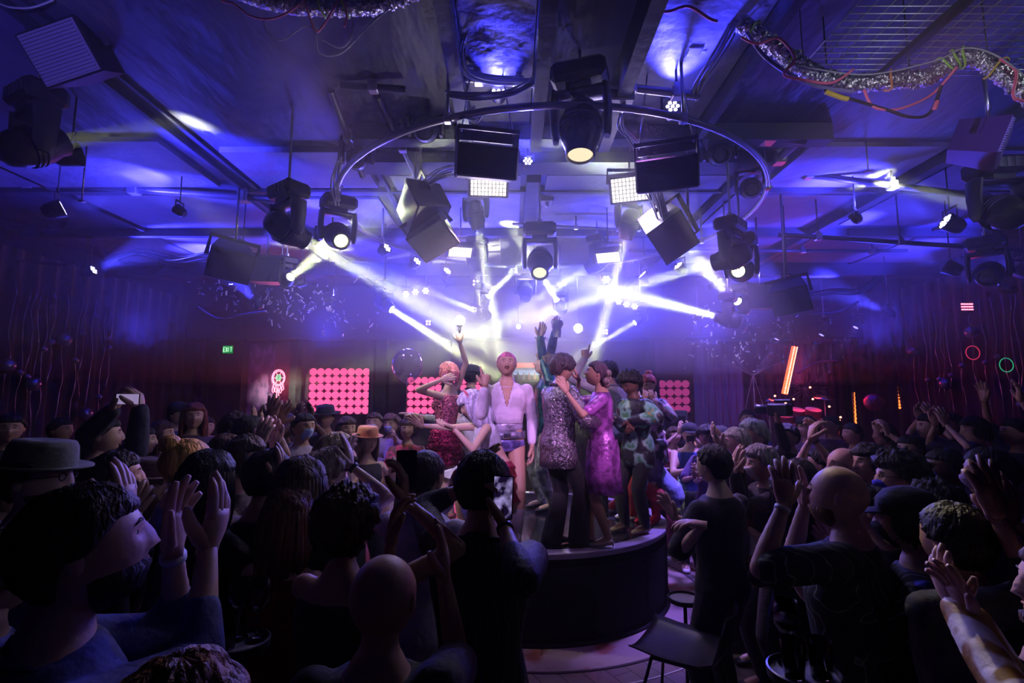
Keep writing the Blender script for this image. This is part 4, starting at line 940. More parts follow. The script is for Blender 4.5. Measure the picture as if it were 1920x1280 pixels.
    if shoes:
        for s in (1, -1):
            ft = Lg[s][2]; m_ = MB(); z_ = -ft.z + .012
            if heel:
                m_.tube([ft + Vector((0, -.02 * H, -.012 * H)), ft + Vector((0, .01 * H, -.02 * H)), ft + Vector((0, .055 * H, z_ + .012)), ft + Vector((0, .095 * H, z_ + .006)), ft + Vector((0, .112 * H, z_))], [(.024 * H, .02 * H), (.024 * H, .018 * H), (.024 * H, .014 * H), (.02 * H, .011 * H), (.007 * H, .006 * H)], 10, ref=(1, 0, 0))
                m_.tube([ft + Vector((0, -.022 * H, -.02 * H)), ft + Vector((0, -.020 * H, z_ - .008))], [.010, .005], 8)
                if extra.get('boot'): m_.capsule(ft + Vector((0, 0, -.01)), ft.lerp(Lg[s][1], extra['boot']), .028 * H, .034 * H); m_.capsule(ft + Vector((0, 0, -.01)), ft + Vector((0, .07 * H, z_ + .03)), .026 * H, .018 * H)
            else:
                m_.tube([ft + Vector((0, -.032 * H, z_ + .03)), ft + Vector((0, -.02 * H, z_ + .03)), ft + Vector((0, .02 * H, z_ + .032)), ft + Vector((0, .06 * H, z_ + .022)), ft + Vector((0, .10 * H, z_ + .016)), ft + Vector((0, .112 * H, z_ + .012))], [(.014 * H, .016 * H), (.024 * H, .028), (.026 * H, .034), (.028 * H, .026), (.024 * H, .02), (.010 * H, .010)], 10, ref=(1, 0, 0))
                m_.capsule(ft + Vector((0, -.002 * H, .0)), ft + Vector((0, .0, -.02 * H)), .026 * H, .026 * H)
            m_.build('shoe', mat('shoe_%s' % '_'.join('%02d' % int(c * 99) for c in shoes), shoes, .35), root)
    root['_'] = 0; del root['_']
    # where the hands are in the world, for what they hold
    W = Matrix.Translation((x, y, fz)) @ Matrix.Rotation(R(yaw), 4, 'Z')
    if watch:
        sh, el, wr = A[watch][:3]; u = (wr - el).normalized(); MB().tube([wr - u * .03, wr - u * .012], .0175 * H, 12).build('wristband', mat('strap_dark', (.02, .02, .03), .4) if watch == 1 else mat('strap_white', (.6, .6, .7), .5), root)
    return dict(root=root, W=W, hand={s: W @ (A[s][2] + Vector(A[s][3]).normalized() * .055 * H) for s in A}, wrist={s: W @ A[s][2] for s in A}, A=A, H=H, head=W @ hc, pel=W @ pel, S=S, Lg=Lg, HM=W @ HM)
ZS = SC.z
PG = 'performers on the round stage'
UP, DN, LF, RT, TOW, AWY = (0, 0, 1), (0, 0, -1), (-1, 0, 0), (1, 0, 0), (0, -1, 0), (0, 1, 0)
def band(p, z0, z1, a, b, m_, name, bulge=0):
    H = p['H']; S = p['S']; t = MB(); N = 32; vs = []; fs = []
    rows = [(z0, 0), (z0, .008), ((z0 + z1) / 2, .008 + bulge), (z1, .008), (z1, 0)]
    for z, e in rows:
        c = S(0, .001, z)
        for k_ in range(N): q = 2 * PI * k_ / N; vs.append(c + Vector((math.cos(q) * (a * H + e), math.sin(q) * (b * H + e), 0)))
    for i in range(len(rows) - 1):
        for k_ in range(N): k2 = (k_ + 1) % N; fs.append((i * N + k_, i * N + k2, (i + 1) * N + k2, (i + 1) * N + k_))
    t.add(vs, fs); return t.build(name, m_, p['root'])
# man in the knotted shirt
p4 = person(950, 655, 4.85, 'pink-cropped performer in knotted pale shirt and satin briefs, one finger raised', 'm', arms=((909, 722, 4.66), (-.15, -.25, -1), (.02, .1, 1), (0, 1, 0), .2), arms2='down',
       top=('crop', (.62, .50, .66)), bottom=('briefs', (.22, .17, .55), 'shiny'), hair=('buzz', (.75, .12, .32)), skin='m', yaw=182, fz=ZS, group=PG, hpitch=6, pose=('point', None), extra={'heels': 1, 'boot': .55}, shoes=(.35, .28, .36),
       feet=[(.16, .02), (-.09, .06)])
MB().tube([(-.10, .385, -.20), (-.05, .425, -.165), (0, .44, -.16), (.05, .425, -.165), (.10, .385, -.20)], [.008, .02, .018, .02, .008], 8).xf(p4['W'].inverted() @ p4['HM']).build('moustache', hairm((.05, .025, .02)), p4['root'])
band(p4, .05, .125, .082, .058, cloth((.5, .42, .62), 'shiny'), 'corset')
bt = band(p4, .022, .06, .096, .068, cloth((.30, .26, .42), 'shiny'), 'belt')
MB().box(p4['S'](0, .078, .04), (.07, .014, .05), bev=.006).build('buckle', mat('buckle_metal', (.75, .7, .8), .2, 1), bt, smooth=False)
# dancer in the pink wig, arm up with the flare
p1 = person(845, 676, 5.5, 'dancer in pink wig and sequins holding a blinding white flare overhead', 'f', arms=((862, 640, 5.5), (1, .3, 0), UP, AWY, .9), arms2=((828, 712, 5.2), (-1, -.4, -.25), (.9, .1, .3), (.3, .9, 0), .35),
       top=('tank', (1.0, .28, .42), 'sequin'), bottom=('ruffle', (.75, .06, .20), 'sequin'), hair=('bob', (1.0, .30, .44)), skin='p', yaw=62, fz=ZS, group=PG, extra={'heels': 1, 'skirt': -.15}, shoes=(.6, .2, .25), pose=('grip', None), lean=-4)
# man in the bowler hat
person(884, 678, 6.5, 'performer in black bowler hat and dark pinstripe suit seen from behind', 'm', arms='down', arms2='fold', top=('jacket', (.05, .05, .08), 'stripe'), bottom=('trousers', (.02, .02, .03)), hair=('short', BLACK), hat=('bowler', (.02, .02, .03)), yaw=-20, fz=ZS, group=PG, skin='l')
# crouching woman in the lavender wig
p3 = person(879, 734, 4.75, 'performer crouching in long lavender wig with both arms reaching left', 'f', arms=((790, 798, 4.9), (-.2, .2, -1), (-.9, 0, .6), (0, -1, .2), .15), arms2=((850, 802, 4.45), (.3, -.6, -1), (-1, 0, .3), (0, -.2, 1), .15),
       top=('crop_tank', (.62, .55, .75)), bottom=('ruffle', (.5, .06, .12), 'shiny'), hair=('wig', (.80, .70, 1.0)), skin='l', yaw=100, fz=ZS, H=1.66, crouch=.15, lean=24, hpitch=-4, group=PG, extra={'heels': 1, 'skirt': -.13}, shoes=(.5, .45, .5))
hb = MB().tube([p3['HM'] @ Vector((.45 * math.cos(a), .02, .08 + .60 * math.sin(a))) for a in [PI * i / 14 for i in range(15)]], .014, 6); hb.xf(p3['W'].inverted()); hb.build('headband', cloth((.6, .12, .2)), p3['root'])
# wide pale hat brim lying by her knee
t = MB().lathe([(0, .10), (.05, .10), (.07, .06), (.15, .012), (.22, 0), (.22, .008), (.15, .022), (.075, .075), (.055, .112), (0, .112)], n=32)
o = t.build('flared_hat', cloth((.70, .66, .85)), label='pale flared hat held low in front of the crouching performer', cat='hat'); o.location = at(873, 888, 4.75); o.rotation_euler = (R(6), 0, 0)
# blond person with both arms raised
person(1024, 657, 6.1, 'blond performer in teal jacket raising both white-ruffled cuffs overhead', 'm', arms=((1044, 606, 6.1), (.2, 1, 0), (.05, 0, 1), TOW, .3), arms2=((1013, 632, 6.0), (-.2, 1, 0), (.25, 0, 1), TOW, .3),
       top=('long', (.03, .13, .17), 'shiny'), bottom=('trousers', (.5, .55, .6), 'shiny'), hair=('quiff', BLOND), skin='p', yaw=100, fz=ZS, group=PG, extra={}, hpitch=12)
for (px, py, ln) in [(1044, 606, .20), (1013, 632, .17)]:
    a = at(px, py + 14, 6.1); m_ = MB().lathe([(.045, 0), (.055, .06), (.05, .12), (.07, ln)], n=22); m_.v = [(x * (1 + .1 * math.sin(9 * math.atan2(y, x))), y, z) for x, y, z in m_.v]
    o = m_.build('ruffled_cuff', cloth((.75, .75, .8))); 
    rt = [q for q in C.objects if q.get('label', '').startswith('blond performer in teal')][0]; bpy.context.view_layer.update(); o.parent = rt; o.matrix_parent_inverse = Matrix.Identity(4); o.matrix_basis = rt.matrix_world.inverted() @ Matrix.Translation(a - Vector((0, 0, .08)))
# the embracing couple
p6 = person(1052, 657, 4.72, 'dark-haired man in grey sequined jacket and black flares embracing a woman', 'm', arms=((1122, 792, 4.62), (.2, -.8, -.8), (1, .2, 0), AWY, .3), arms2=((1100, 770, 5.0), (.2, .6, -1), (1, 0, 0), TOW, .3),
       top=('jacket', (.34, .27, .34), 'sequin'), bottom=('flares', (.008, .008, .012)), hair=('mop', (.06, .035, .045)), skin='m', yaw=-62, fz=ZS, group=PG, lean=3, hpitch=-12, feet=[(.10, .10), (-.02, -.10)], shoes=(.03, .02, .03))
p7 = person(1122, 673, 4.68, 'woman in magenta metallic dress and heels leaning into the sequined man', 'f', arms=((1085, 712, 4.9), (0, .6, -1), (-.3, 0, 1), (-1, .3, 0), .3), arms2=((1062, 735, 4.45), (.3, -.5, -1), (-.45, 0, 1), (-.4, .9, 0), .25),
       top=('dress', (.52, .13, .60), 'shiny'), bottom=('none', (0, 0, 0)), hair=('short', (.10, .05, .09)), skin='m', yaw=84, fz=ZS, group=PG, lean=2, hpitch=14, extra={'heels': 1, 'skirt': -.22}, shoes=(.45, .3, .3), feet=[(.05, .09), (-.04, -.06)])
hm = p7['HM']; Wi = p7['W'].inverted(); m_ = MB(); random.seed(3)
for i in range(9):
    a = random.uniform(-.3, .3); c = hm @ Vector((a, -.42 + random.uniform(-.08, .05), .1 - i * .11)); m_.ball(c, (.035, .035, .032), 10, 7, fn=lambda q: q * (1 + .15 * math.sin(6 * math.atan2(q.y, q.x))))
m_.xf(Wi).build('hair_curls', hairm((.42, .3, .3)), p7['root'])
# man pointing up behind them
person(1143, 672, 5.75, 'performer behind the couple pointing one finger high in the air', 'm', arms='down', arms2=((1096, 672, 5.7), (-1, 0, -.2), (.1, 0, 1), AWY, .3), top=('long', (.35, .35, .4)), bottom=('trousers', (.03, .03, .05)), hair=('short', BLACK), skin='m', yaw=10, fz=ZS, group=PG, pose=(None, 'point'))
# bomber jacket man
person(1182, 690, 5.15, 'performer in green and white printed bomber jacket looking down', 'm', arms=((1150, 783, 5.0), (.2, -.2, -1), (-1, 0, -.2), (0, 1, 0), .5), arms2=((1186, 788, 4.9), (.7, -.5, .1), (-.3, 0, -1), (0, 1, 0), .4),
       top=('jacket', (.30, .55, .50), 'bold'), bottom=('trousers', (.015, .015, .02)), hair=('afro', BLACK), skin='d', yaw=120, fz=ZS, group=PG, hpitch=-24, feet=[(.08, .05), (-.10, -.05)], shoes=(.25, .2, .12), lean=6)
person(1216, 697, 5.55, 'performer with red hair bun in bright metallic jacket and red boots', 'f', arms=((1205, 752, 5.3), (-1, 0, -.6), (.5, 0, 1), AWY, .6), arms2=((1226, 752, 5.3), (1, 0, -.8), (-.4, 0, 1), AWY, .6),
       top=('jacket', (.55, .3, .5), 'bold'), bottom=('shorts', (.10, .05, .2)), hair=('bun', (.45, .07, .10)), skin='l', yaw=135, fz=ZS, group=PG, hpitch=-26, extra={'heels': 1, 'boot': .75}, shoes=(.75, .03, .10), feet=[(.10, 0), (-.06, .03)])
person(833, 745, 6.15, 'performer bent low behind the pink-wigged dancer, pale sleeve pointing left', 'm', arms=((775, 777, 6.0), (0, 0, -1), (-1, 0, .05), (0, -.3, -1), .2), arms2='down', top=('rolled', (.62, .62, .66)), bottom=('trousers', (.2, .2, .3)), hair=('short', BROWN), skin='p', yaw=95, fz=ZS, H=1.76, crouch=.2, lean=30, group=PG, pose=('point', None))
person(1163, 840, 5.75, 'performer kneeling in red trousers behind the bomber jacket', 'm', arms='fold', top=('tee', (.3, .35, .8)), bottom=('trousers', (.6, .05, .07)), hair=('short', BROWN), skin='l', yaw=60, fz=ZS, H=1.7, crouch=.36, lean=45, group=PG, shoes=(.7, .7, .75), feet=[(.12, .15), (-.1, -.15)])
# the flare itself
fp = at(862, 606, 5.5); t = thing('hand_flare', 'blinding white hand-held flare above the pink-wigged dancer', 'flare', fp)
MB().tube([(0, 0, -.14), (0, 0, -.03)], .014, 10).build('handle', black, t) if 'black' in globals() else None
MB().lathe([(0, -.03), (.03, -.03), (.035, 0), (0, .005)], n=14).build('cap', mat('flare_cap', (.3, .3, .3), .4), t)
MB().ball((0, 0, .03), (.055, .055, .055), 16, 10).build('flame', emis('flare_white', (1, .93, .72), 160), t)
point('flare_light', fp + Vector((0, -.08, .06)), 14, (1, .9, .62), .04)
BK, NV, WT, RD = (.02, .02, .025), (.04, .05, .22), (.6, .58, .66), (.6, .04, .05)
def P(px, py, Y, label, sex='m', **k): return person(px, py, Y, label, sex, **k)
def pix(x, y, Y, hint=(0, 0, -1), fd=UP, palm=RT, cu=.15): return ((x, y, Y), hint, fd, palm, cu)
T = lambda c, k='tee', p=None: (k, c, p) if p else (k, c)
# ---------------- left front
P(140, 893, 1.12, 'large dark-haired bearded person in navy rolled-sleeve shirt, nearest at the left', arms=pix(390, 1028, 1.42, (.5, 0, -1), (.15, .2, 1), LF), arms2=pix(324, 1032, 1.46, (-.3, 0, -1), (-.1, .2, 1), RT), top=('rolled', (.035, .04, .20)), hair=('short', (.03, .018, .015)), beard=(.03, .015, .012), skin='l', dyaw=-38, watch=-1, hpitch=8)
P(92, 925, 1.9, 'person half hidden behind the navy-shirted one, one open hand up', arms=pix(231, 968, 1.6, (.4, 0, -1), (-.1, .1, 1), LF), top=('tee', (.3, .3, .5)), hair=('short', BROWN), skin='l')
P(-15, 985, 1.5, 'person in pale blue shirt cut by the left edge', top=('long', (.35, .35, .7)), hair=('short', BROWN), arms='fold')
P(322, 1212, .86, 'person with curly auburn hair seen only from the crown, bottom left', 'f', arms='down', hair=('mop', (.35, .16, .06)), top=T((.02, .02, .03)))
P(716, 1026, 1.4, 'bald person with one flat hand raised, back to the view', arms=pix(832, 1082, 1.66, (.2, 0, -1), (-.05, .1, 1), LF, .08), arms2='fold', hair=None, skin='m', top=T(BK), fat=1.1)
P(540, 905, 2.2, 'person with long wavy chestnut hair and bare shoulders, back turned', 'f', arms='clap', hair=('long', (.16, .05, .03)), top=T((.25, .02, .03), 'tank'), skin='l')
p_ph1 = P(648, 897, 1.85, 'person with tousled brown hair holding a phone up at the right', 'f', arms=pix(757, 936, 1.9, (.3, -.2, -1), (0, .1, 1), LF, .5), arms2=pix(735, 1010, 1.8, (-.2, 0, -1), (.1, .2, 1), RT, .4), hair=('curly', (.10, .05, .03)), top=T((.05, .02, .04), 'tank'), skin='m')
P(385, 838, 2.3, 'person with long straight black hair filling the left middle', 'f', arms='clap', hair=('long', BLACK), top=T(BK), skin='l', fat=1.05)
P(793, 835, 2.6, 'person with close-cropped head in white shirt facing the stage', arms='claphi', hair=('buzz', (.05, .03, .03)), top=('long', (.60, .54, .72)), skin='m', dyaw=-12)
p_ph2 = P(902, 838, 2.05, 'dark-haired person in black camouflage shirt filming with a phone', arms=pix(945, 985, 1.95, (.7, -.3, -1), (-.05, .2, 1), LF, .5), arms2=pix(895, 905, 2.3, (-1, 0, -.6), (.3, .2, 1), RT, .2), top=('rolled', (.14, .13, .2), 'leaf'), hair=('short', BLACK), skin='m', dyaw=-4, watch=1)
P(606, 834, 2.7, 'person with short ash-blond hair in red top clapping', 'f', arms=pix(657, 872, 2.75, (1, -.2, -1), (-.2, .2, 1), LF), arms2=pix(640, 872, 2.85, (-1, 0, -1), (.2, .2, 1), RT), top=T((.75, .04, .04), 'tank'), hair=('quiff', (.42, .32, .30)), skin='p', dyaw=-25, mask=(.03, .02, .03), watch=1)
P(622, 806, 3.1, 'person with long blond hair, white tank top and black face mask', 'f', arms='claphi', hair=('long', (.50, .44, .24)), mask=(.02, .02, .025), top=T((.7, .66, .72), 'tank'), skin='p', dyaw=-40)
P(70, 803, 2.1, 'bespectacled person in green fedora and denim collar looking right', arms='claphi', hat=('fedora', (.16, .17, .12)), hair=('short', BROWN), glasses=True, beard=(.08, .05, .03), top=('long', (.12, .18, .6)), skin='l', dyaw=-52)
P(343, 815, 2.65, 'person with golden hair in a loose bun', 'f', arms='clap', hair=('bun', (.80, .46, .10)), top=T((.2, .2, .5), 'tee'), skin='l', dyaw=-20)
p_ph3 = P(186, 775, 3.7, 'person in dark suit with both white cuffs raised, filming with a phone', arms=pix(263, 765, 3.55, (1, 0, -.5), (-.3, 0, 1), LF, .5), arms2=pix(212, 768, 3.55, (-1, 0, -.5), (.4, 0, 1), RT, .5), top=('jacket', (.02, .02, .05)), hair=('short', BLACK), skin='l')
P(420, 808, 3.3, 'pale-faced person in profile beside the black-haired silhouette', arms='clapup', hair=('short', (.12, .07, .04)), skin='p', dyaw=-60, top=T((.2, .1, .25)))
P(455, 812, 3.0, 'person with pleated white face mask and dark hair clapping', 'f', arms='clap', mask=(.7, .66, .8), hair=('bob', BLACK), skin='l', dyaw=-60, top=T(BK))
P(498, 836, 2.5, 'dark-haired person with spread hand held up beside the head', arms=pix(527, 905, 2.5, (.4, 0, -1), (0, .1, 1), LF), arms2='claphi', hair=('short', BLACK), skin='m', top=T((.03, .02, .05)))
P(440, 768, 4.8, 'spectacled person raising both hands high toward the stage', 'f', arms=pix(470, 800, 4.6, (1, 0, -1), (.3, 0, 1), LF), arms2=pix(490, 782, 4.4, (-1, 0, -1), (.3, 0, 1), RT), glasses=True, hair=('curly', BROWN), skin='l', dyaw=-20, top=T((.1, .03, .1)))
P(463, 775, 4.2, 'person reaching both long arms diagonally up with fingers spread', arms=pix(508, 788, 4.0, (1, 0, -1), (.15, 0, 1), AWY, .05), arms2=pix(520, 795, 4.1, (-1, 0, -1), (.4, 0, 1), AWY, .05), hair=('short', BLACK), skin='m', top=T(BK))
P(365, 752, 5.6, 'red-haired person in dark clothes among the far left rows', 'f', arms='fold', hair=('long', (.22, .05, .03)), skin='l', dyaw=-60, top=T((.04, .02, .04)))
P(390, 733, 6.6, 'person in white shirt standing before the lilac panel', arms='clap', hair=('short', BROWN), skin='l', dyaw=-40, top=('long', (.45, .42, .8)), H=1.8)
P(334, 745, 6.4, 'person in flat dark cap before the lilac panel', arms='clap', hair=('short', BLACK), hat=('cap', (.02, .02, .04)), skin='l', top=T((.05, .05, .2)))
P(568, 770, 5.0, 'person with blue surgical mask and pale linen shirt clapping', arms='clap', mask=(.35, .5, .9), hair=('short', BLACK), skin='m', dyaw=-60, top=('long', (.42, .34, .5)))
P(534, 770, 5.5, 'dark-skinned person left of the blue surgical mask', arms='clapup', hair=('short', BLACK), skin='d', dyaw=-40, top=T((.03, .03, .05)))
P(612, 752, 6.6, 'person in wide black hat in front of the pink disc window', arms='clap', hat=('brim', (.02, .02, .03)), hair=('short', BLACK), skin='m', dyaw=-70, top=T((.06, .03, .08)))
P(650, 778, 5.7, 'shadowy person in front of the lower edge of the disc window', 'f', arms='clap', hair=('bob', BROWN), skin='l', dyaw=-60, top=T((.10, .04, .14)))
P(688, 789, 5.1, 'smiling person in peach felt hat and black sleeveless top clapping', 'f', arms='clap', hat=('fedora', (.75, .30, .20)), hair=('long', (.16, .07, .05)), skin='l', dyaw=-70, top=T((.03, .02, .04), 'tank'), fat=1.1)
P(703, 770, 6.6, 'person with white mask and open lilac shirt clapping', arms='clap', mask=(.6, .6, .75), hair=('short', BROWN), skin='l', dyaw=-70, top=('long', (.35, .26, .5)))
P(735, 772, 6.9, 'person with pale blue mask, hands held forward', arms='open', mask=(.45, .55, .9), hair=('curly', (.2, .1, .08)), skin='l', dyaw=-70, top=('long', (.4, .25, .42)))
P(764, 782, 6.4, 'person in red flowered blouse behind the reaching hands', 'f', arms='clap', hair=('bob', BROWN), skin='l', dyaw=-60, top=('tee', (.75, .10, .10), 'spots'))
P(262, 795, 4.6, 'dim person in the left rows under the streamer curtain', arms='clap', hair=('short', BLACK), skin='l', top=T((.05, .03, .07)))
P(300, 785, 5.2, 'dim long-haired person left of the bun', 'f', arms='clap', hair=('long', (.12, .05, .05)), skin='l', top=T((.08, .03, .08)))
P(22, 772, 4.8, 'dim person near the left edge, face catching pink light', arms='clap', hair=('short', BLACK), skin='l', dyaw=-60, top=T(BK))
P(112, 780, 5.6, 'dim person behind the fedora', arms='down', hair=('short', BLACK), skin='m', top=T(BK))
P(268, 843, 2.9, 'person in dark brimmed hat and glasses low at the left', 'f', arms='claphi', hat=('brim', (.06, .03, .04)), hair=('bob', (.15, .07, .04)), skin='l', glasses=True, dyaw=-40, top=T((.06, .02, .05)))
P(15, 850, 2.4, 'dim person behind the fedora wearer at the left edge', 'f', arms='fold', hair=('curly', BROWN), skin='l', top=T((.03, .03, .02)))
P(210, 838, 2.6, 'dim person whose clapping hands rise beside the fedora', arms='claphi', hair=('short', BLACK), skin='l', dyaw=-20, top=T(BK), watch=1)
P(560, 850, 2.3, 'shadowed person standing close behind the red top', 'f', arms='fold', hair=('long', (.14, .08, .05)), skin='l', top=T(BK))
# ---------------- right front
P(1342, 828, 3.25, 'tall dark-haired person in black T-shirt with mask pulled to the chin', arms='clap', arms2=pix(1318, 985, 3.0, (-.6, -.3, -1), (-1, .3, .1), DN, .3), mask=(.5, .55, .75), hair=('short', BLACK), skin='p', dyaw=10, top=T((.012, .012, .016)), bottom=('trousers', (.02, .02, .04)))
P(1580, 862, 2.15, 'bald bearded person in dark tropical-leaf shirt clapping, facing left', arms=pix(1508, 948, 2.3, (-.3, 0, -1), (-.05, .1, 1), LF), arms2=pix(1470, 945, 2.1, (-.6, -.2, -1), (.1, .1, 1), AWY), hair=None, skin='l', dyaw=32, beard=(.30, .17, .05), top=('tee', (.30, .42, .32), 'leaf'), watch=-1, fat=1.18, hpitch=4)
P(1706, 888, 2.1, 'person in black cap, black mask and white-swirl patterned shirt', 'f', arms='clap', hat=('cap', (.015, .015, .02)), hair=('bob', BLACK), mask=(.015, .015, .02), skin='l', dyaw=40, top=('tee', (.6, .52, .7), 'leaf'), fat=1.2)
P(1432, 829, 3.75, 'grey-haired person in black with white mask, hands clapping at the face', arms=pix(1388, 882, 3.6, (-.4, 0, -1), (0, .2, 1), RT), arms2=pix(1378, 885, 3.5, (-.4, 0, -1), (.1, .2, 1), RT), mask=(.75, .72, .8), hair=('quiff', (.35, .32, .34)), skin='l', dyaw=50, top=('long', (.012, .012, .016)))
P(1384, 797, 4.3, 'silver-haired person with white cup mask clapping high', arms=pix(1360, 838, 4.2, (-.4, 0, -1), (-.45, .1, 1), LF), arms2=pix(1350, 836, 4.0, (-.5, 0, -1), (-.5, 0, 1), RT), mask=(.72, .70, .8), hair=('short', (.6, .56, .56)), skin='p', dyaw=45, top=T((.06, .04, .10)))
P(1416, 782, 4.7, 'older person with swept silver hair and black mask', arms='clap', mask=(.02, .02, .03), hair=('quiff', (.6, .58, .62)), skin='l', dyaw=40, top=('long', (.02, .015, .03)))
P(1292, 784, 6.4, 'muscular person in black cap, navy tank top and printed trousers', arms='clap', hat=('cap', (.02, .02, .03)), hair=('short', BLACK), mask=(.02, .02, .03), skin='l', dyaw=60, top=T((.02, .04, .30), 'tank'), bottom=('trousers', (.42, .36, .5), 'leaf'), shoes=(.7, .65, .7), fat=1.1)
P(1262, 797, 7.0, 'person in burgundy dungarees with hands joined at the mouth', 'f', arms='clapup', hair=('bob', BROWN), skin='l', dyaw=70, top=T((.35, .05, .12), 'tank'), bottom=('trousers', (.28, .03, .09)))
P(1236, 803, 7.2, 'person with platinum bob beside the burgundy dungarees', 'f', arms='clap', hair=('bob', (.75, .7, .45)), skin='p', dyaw=70, top=T((.15, .05, .2)))
P(1213, 776, 7.4, 'grey-haired person in navy top with a white collar', arms='clap', hair=('short', (.45, .42, .45)), skin='l', dyaw=60, top=T((.05, .05, .3)))
P(1230, 765, 8.0, 'dim pink-lit person behind the grey-haired one', 'f', arms='fold', hair=('short', (.25, .05, .08)), skin='l', dyaw=60, top=T((.3, .05, .15)))
P(1327, 794, 5.8, 'person with full dark hair left of the silver-haired clapper', 'f', arms='clap', hair=('afro', BLACK), skin='m', dyaw=50, top=T((.1, .05, .2)))
P(1353, 796, 5.6, 'person with dark waves just left of the silver hair', 'f', arms='clap', hair=('bob', BLACK), skin='m', dyaw=50, top=T((.12, .05, .16)))
p_cam = P(1478, 790, 5.2, 'person in black raising a video camera above the crowd', arms=pix(1458, 792, 5.0, (.4, 0, -1), UP, LF, .7), arms2='fold', hair=('short', BLACK), skin='m', dyaw=40, top=('long', (.015, .015, .02)))
P(1512, 762, 6.6, 'person with dark round hair before the pink lit drums', arms='clap', hair=('afro', BLACK), skin='m', top=T((.05, .02, .06)), H=1.78)
P(1546, 835, 3.9, 'person with both elbows up and hands clasped above the face', arms=pix(1525, 822, 3.8, (.6, 0, -.8), (.1, 0, 1), LF, .5), arms2=pix(1520, 822, 3.7, (-1, 0, -.6), (.3, 0, 1), RT, .5), hair=('short', BLACK), skin='l', top=T((.08, .03, .12)), watch=1)
P(1586, 832, 3.5, 'bald person with patterned lilac bandana mask', arms='clap', hair=None, mask=(.35, .30, .75), skin='l', dyaw=50, top=T((.10, .05, .14)))
P(1634, 826, 3.4, 'dark bobbed person in ruffled sleeveless top, face in profile', 'f', arms='clap', hair=('bob', BLACK), skin='l', dyaw=55, top=T((.16, .10, .3), 'tank'))
P(1690, 838, 2.8, 'person with big dark hair, glasses and royal blue flowered mask', 'f', arms='clap', hair=('afro', BLACK), mask=(.03, .03, .65), skin='l', glasses=True, dyaw=45, top=T((.02, .02, .05)))
P(1503, 855, 3.5, 'person in yellow printed shirt with pale blue mask', arms='clap', hair=('short', BLACK), mask=(.6, .68, .95), skin='d', dyaw=25, top=('tee', (.80, .38, .05)))
P(1708, 812, 4.6, 'person with pale patterned mask behind the dark rows', arms='clap', hair=('short', BLACK), mask=(.45, .35, .6), skin='l', dyaw=40, top=T(BK))
P(1776, 835, 3.3, 'dark-skinned person with blue striped mask', arms='down', hair=('short', BLACK), mask=(.25, .35, .95), skin='d', dyaw=40, top=T(BK))
P(1862, 833, 2.7, 'person with lilac cup mask near the right edge', arms='clap', hair=('short', BLACK), mask=(.50, .36, .85), skin='m', dyaw=35, top=T((.05, .04, .12)))
P(1798, 935, 1.75, 'dark person with both spread hands held high before the lilac mask', arms=pix(1896, 985, 1.7, (.6, 0, -1), (.05, .1, 1), AWY, .08), arms2=pix(1868, 965, 1.65, (-.2, 0, -1), (-.1, .1, 1), AWY, .08), hair=('short', BLACK), skin='m', top=('rolled', (.02, .02, .04)), yaw=10)
P(1760, 890, 2.5, 'dim person with dark curls behind the raised hands', 'f', arms='fold', hair=('curly', BLACK), skin='m', top=T((.03, .015, .02)), dyaw=20)
P(2022, 1000, 1.35, 'person cut by the right edge, only the face tip showing', arms='down', hair=('short', BROWN), skin='l', dyaw=50, top=('tee', (.1, .14, .5)))
P(2075, 1105, 1.05, 'person in white shirt with mustard spots clapping, lower right corner', 'f', arms=pix(1822, 1150, 1.45, (.4, 0, -1), (-.45, .1, 1), LF, .12), arms2=pix(1785, 1128, 1.5, (-.2, 0, -1), (-.25, .1, 1), RT, .12), hair=('curly', (.3, .2, .1)), skin='l', top=('long', (.62, .58, .66), 'spots'), yaw=35)
P(1745, 772, 5.4, 'dim person holding a phone up by the right curtain', arms='phone', hair=('short', BLACK), skin='l', top=T((.03, .03, .08)))
P(1786, 770, 5.8, 'dim person with raised hands by the right curtain', arms='clapup', hair=('short', BLACK), skin='l', top=T((.03, .03, .10)))
P(1830, 778, 5.0, 'dim person with joined raised hands near the right edge', 'f', arms='clapup', hair=('bob', BLACK), skin='l', top=T((.04, .03, .12)))
P(1905, 780, 4.9, 'dim person with arms up at the right edge', arms='up', hair=('short', BLACK), skin='l', top=T(BK))
P(1560, 775, 6.8, 'dim pink-edged person left of the foil balloon', arms='clap', hair=('short', BLACK), skin='m', top=T((.08, .02, .08)))
P(1660, 790, 5.6, 'dim person under the foil balloon', 'f', arms='clap', hair=('bob', BLACK), skin='m', top=T((.04, .02, .06)))
P(1600, 790, 6.0, 'dim person in front of the orange lit strips', arms='clap', hair=('short', BLACK), skin='m', top=T((.05, .02, .06)))
P(1400, 765, 7.4, 'dim person at the keyboards', arms='hold', hair=('short', BROWN), skin='l', yaw=170, top=T((.1, .06, .3)))
P(1640, 905, 2.6, 'dark person between the leaf shirt and the black cap', arms='clap', hair=('short', BLACK), skin='m', top=T((.02, .02, .05)), dyaw=20)
P(1480, 880, 3.0, 'dim person at the shoulder of the leaf shirt', 'f', arms='fold', hair=('long', BLACK), skin='m', top=T((.02, .015, .02)))
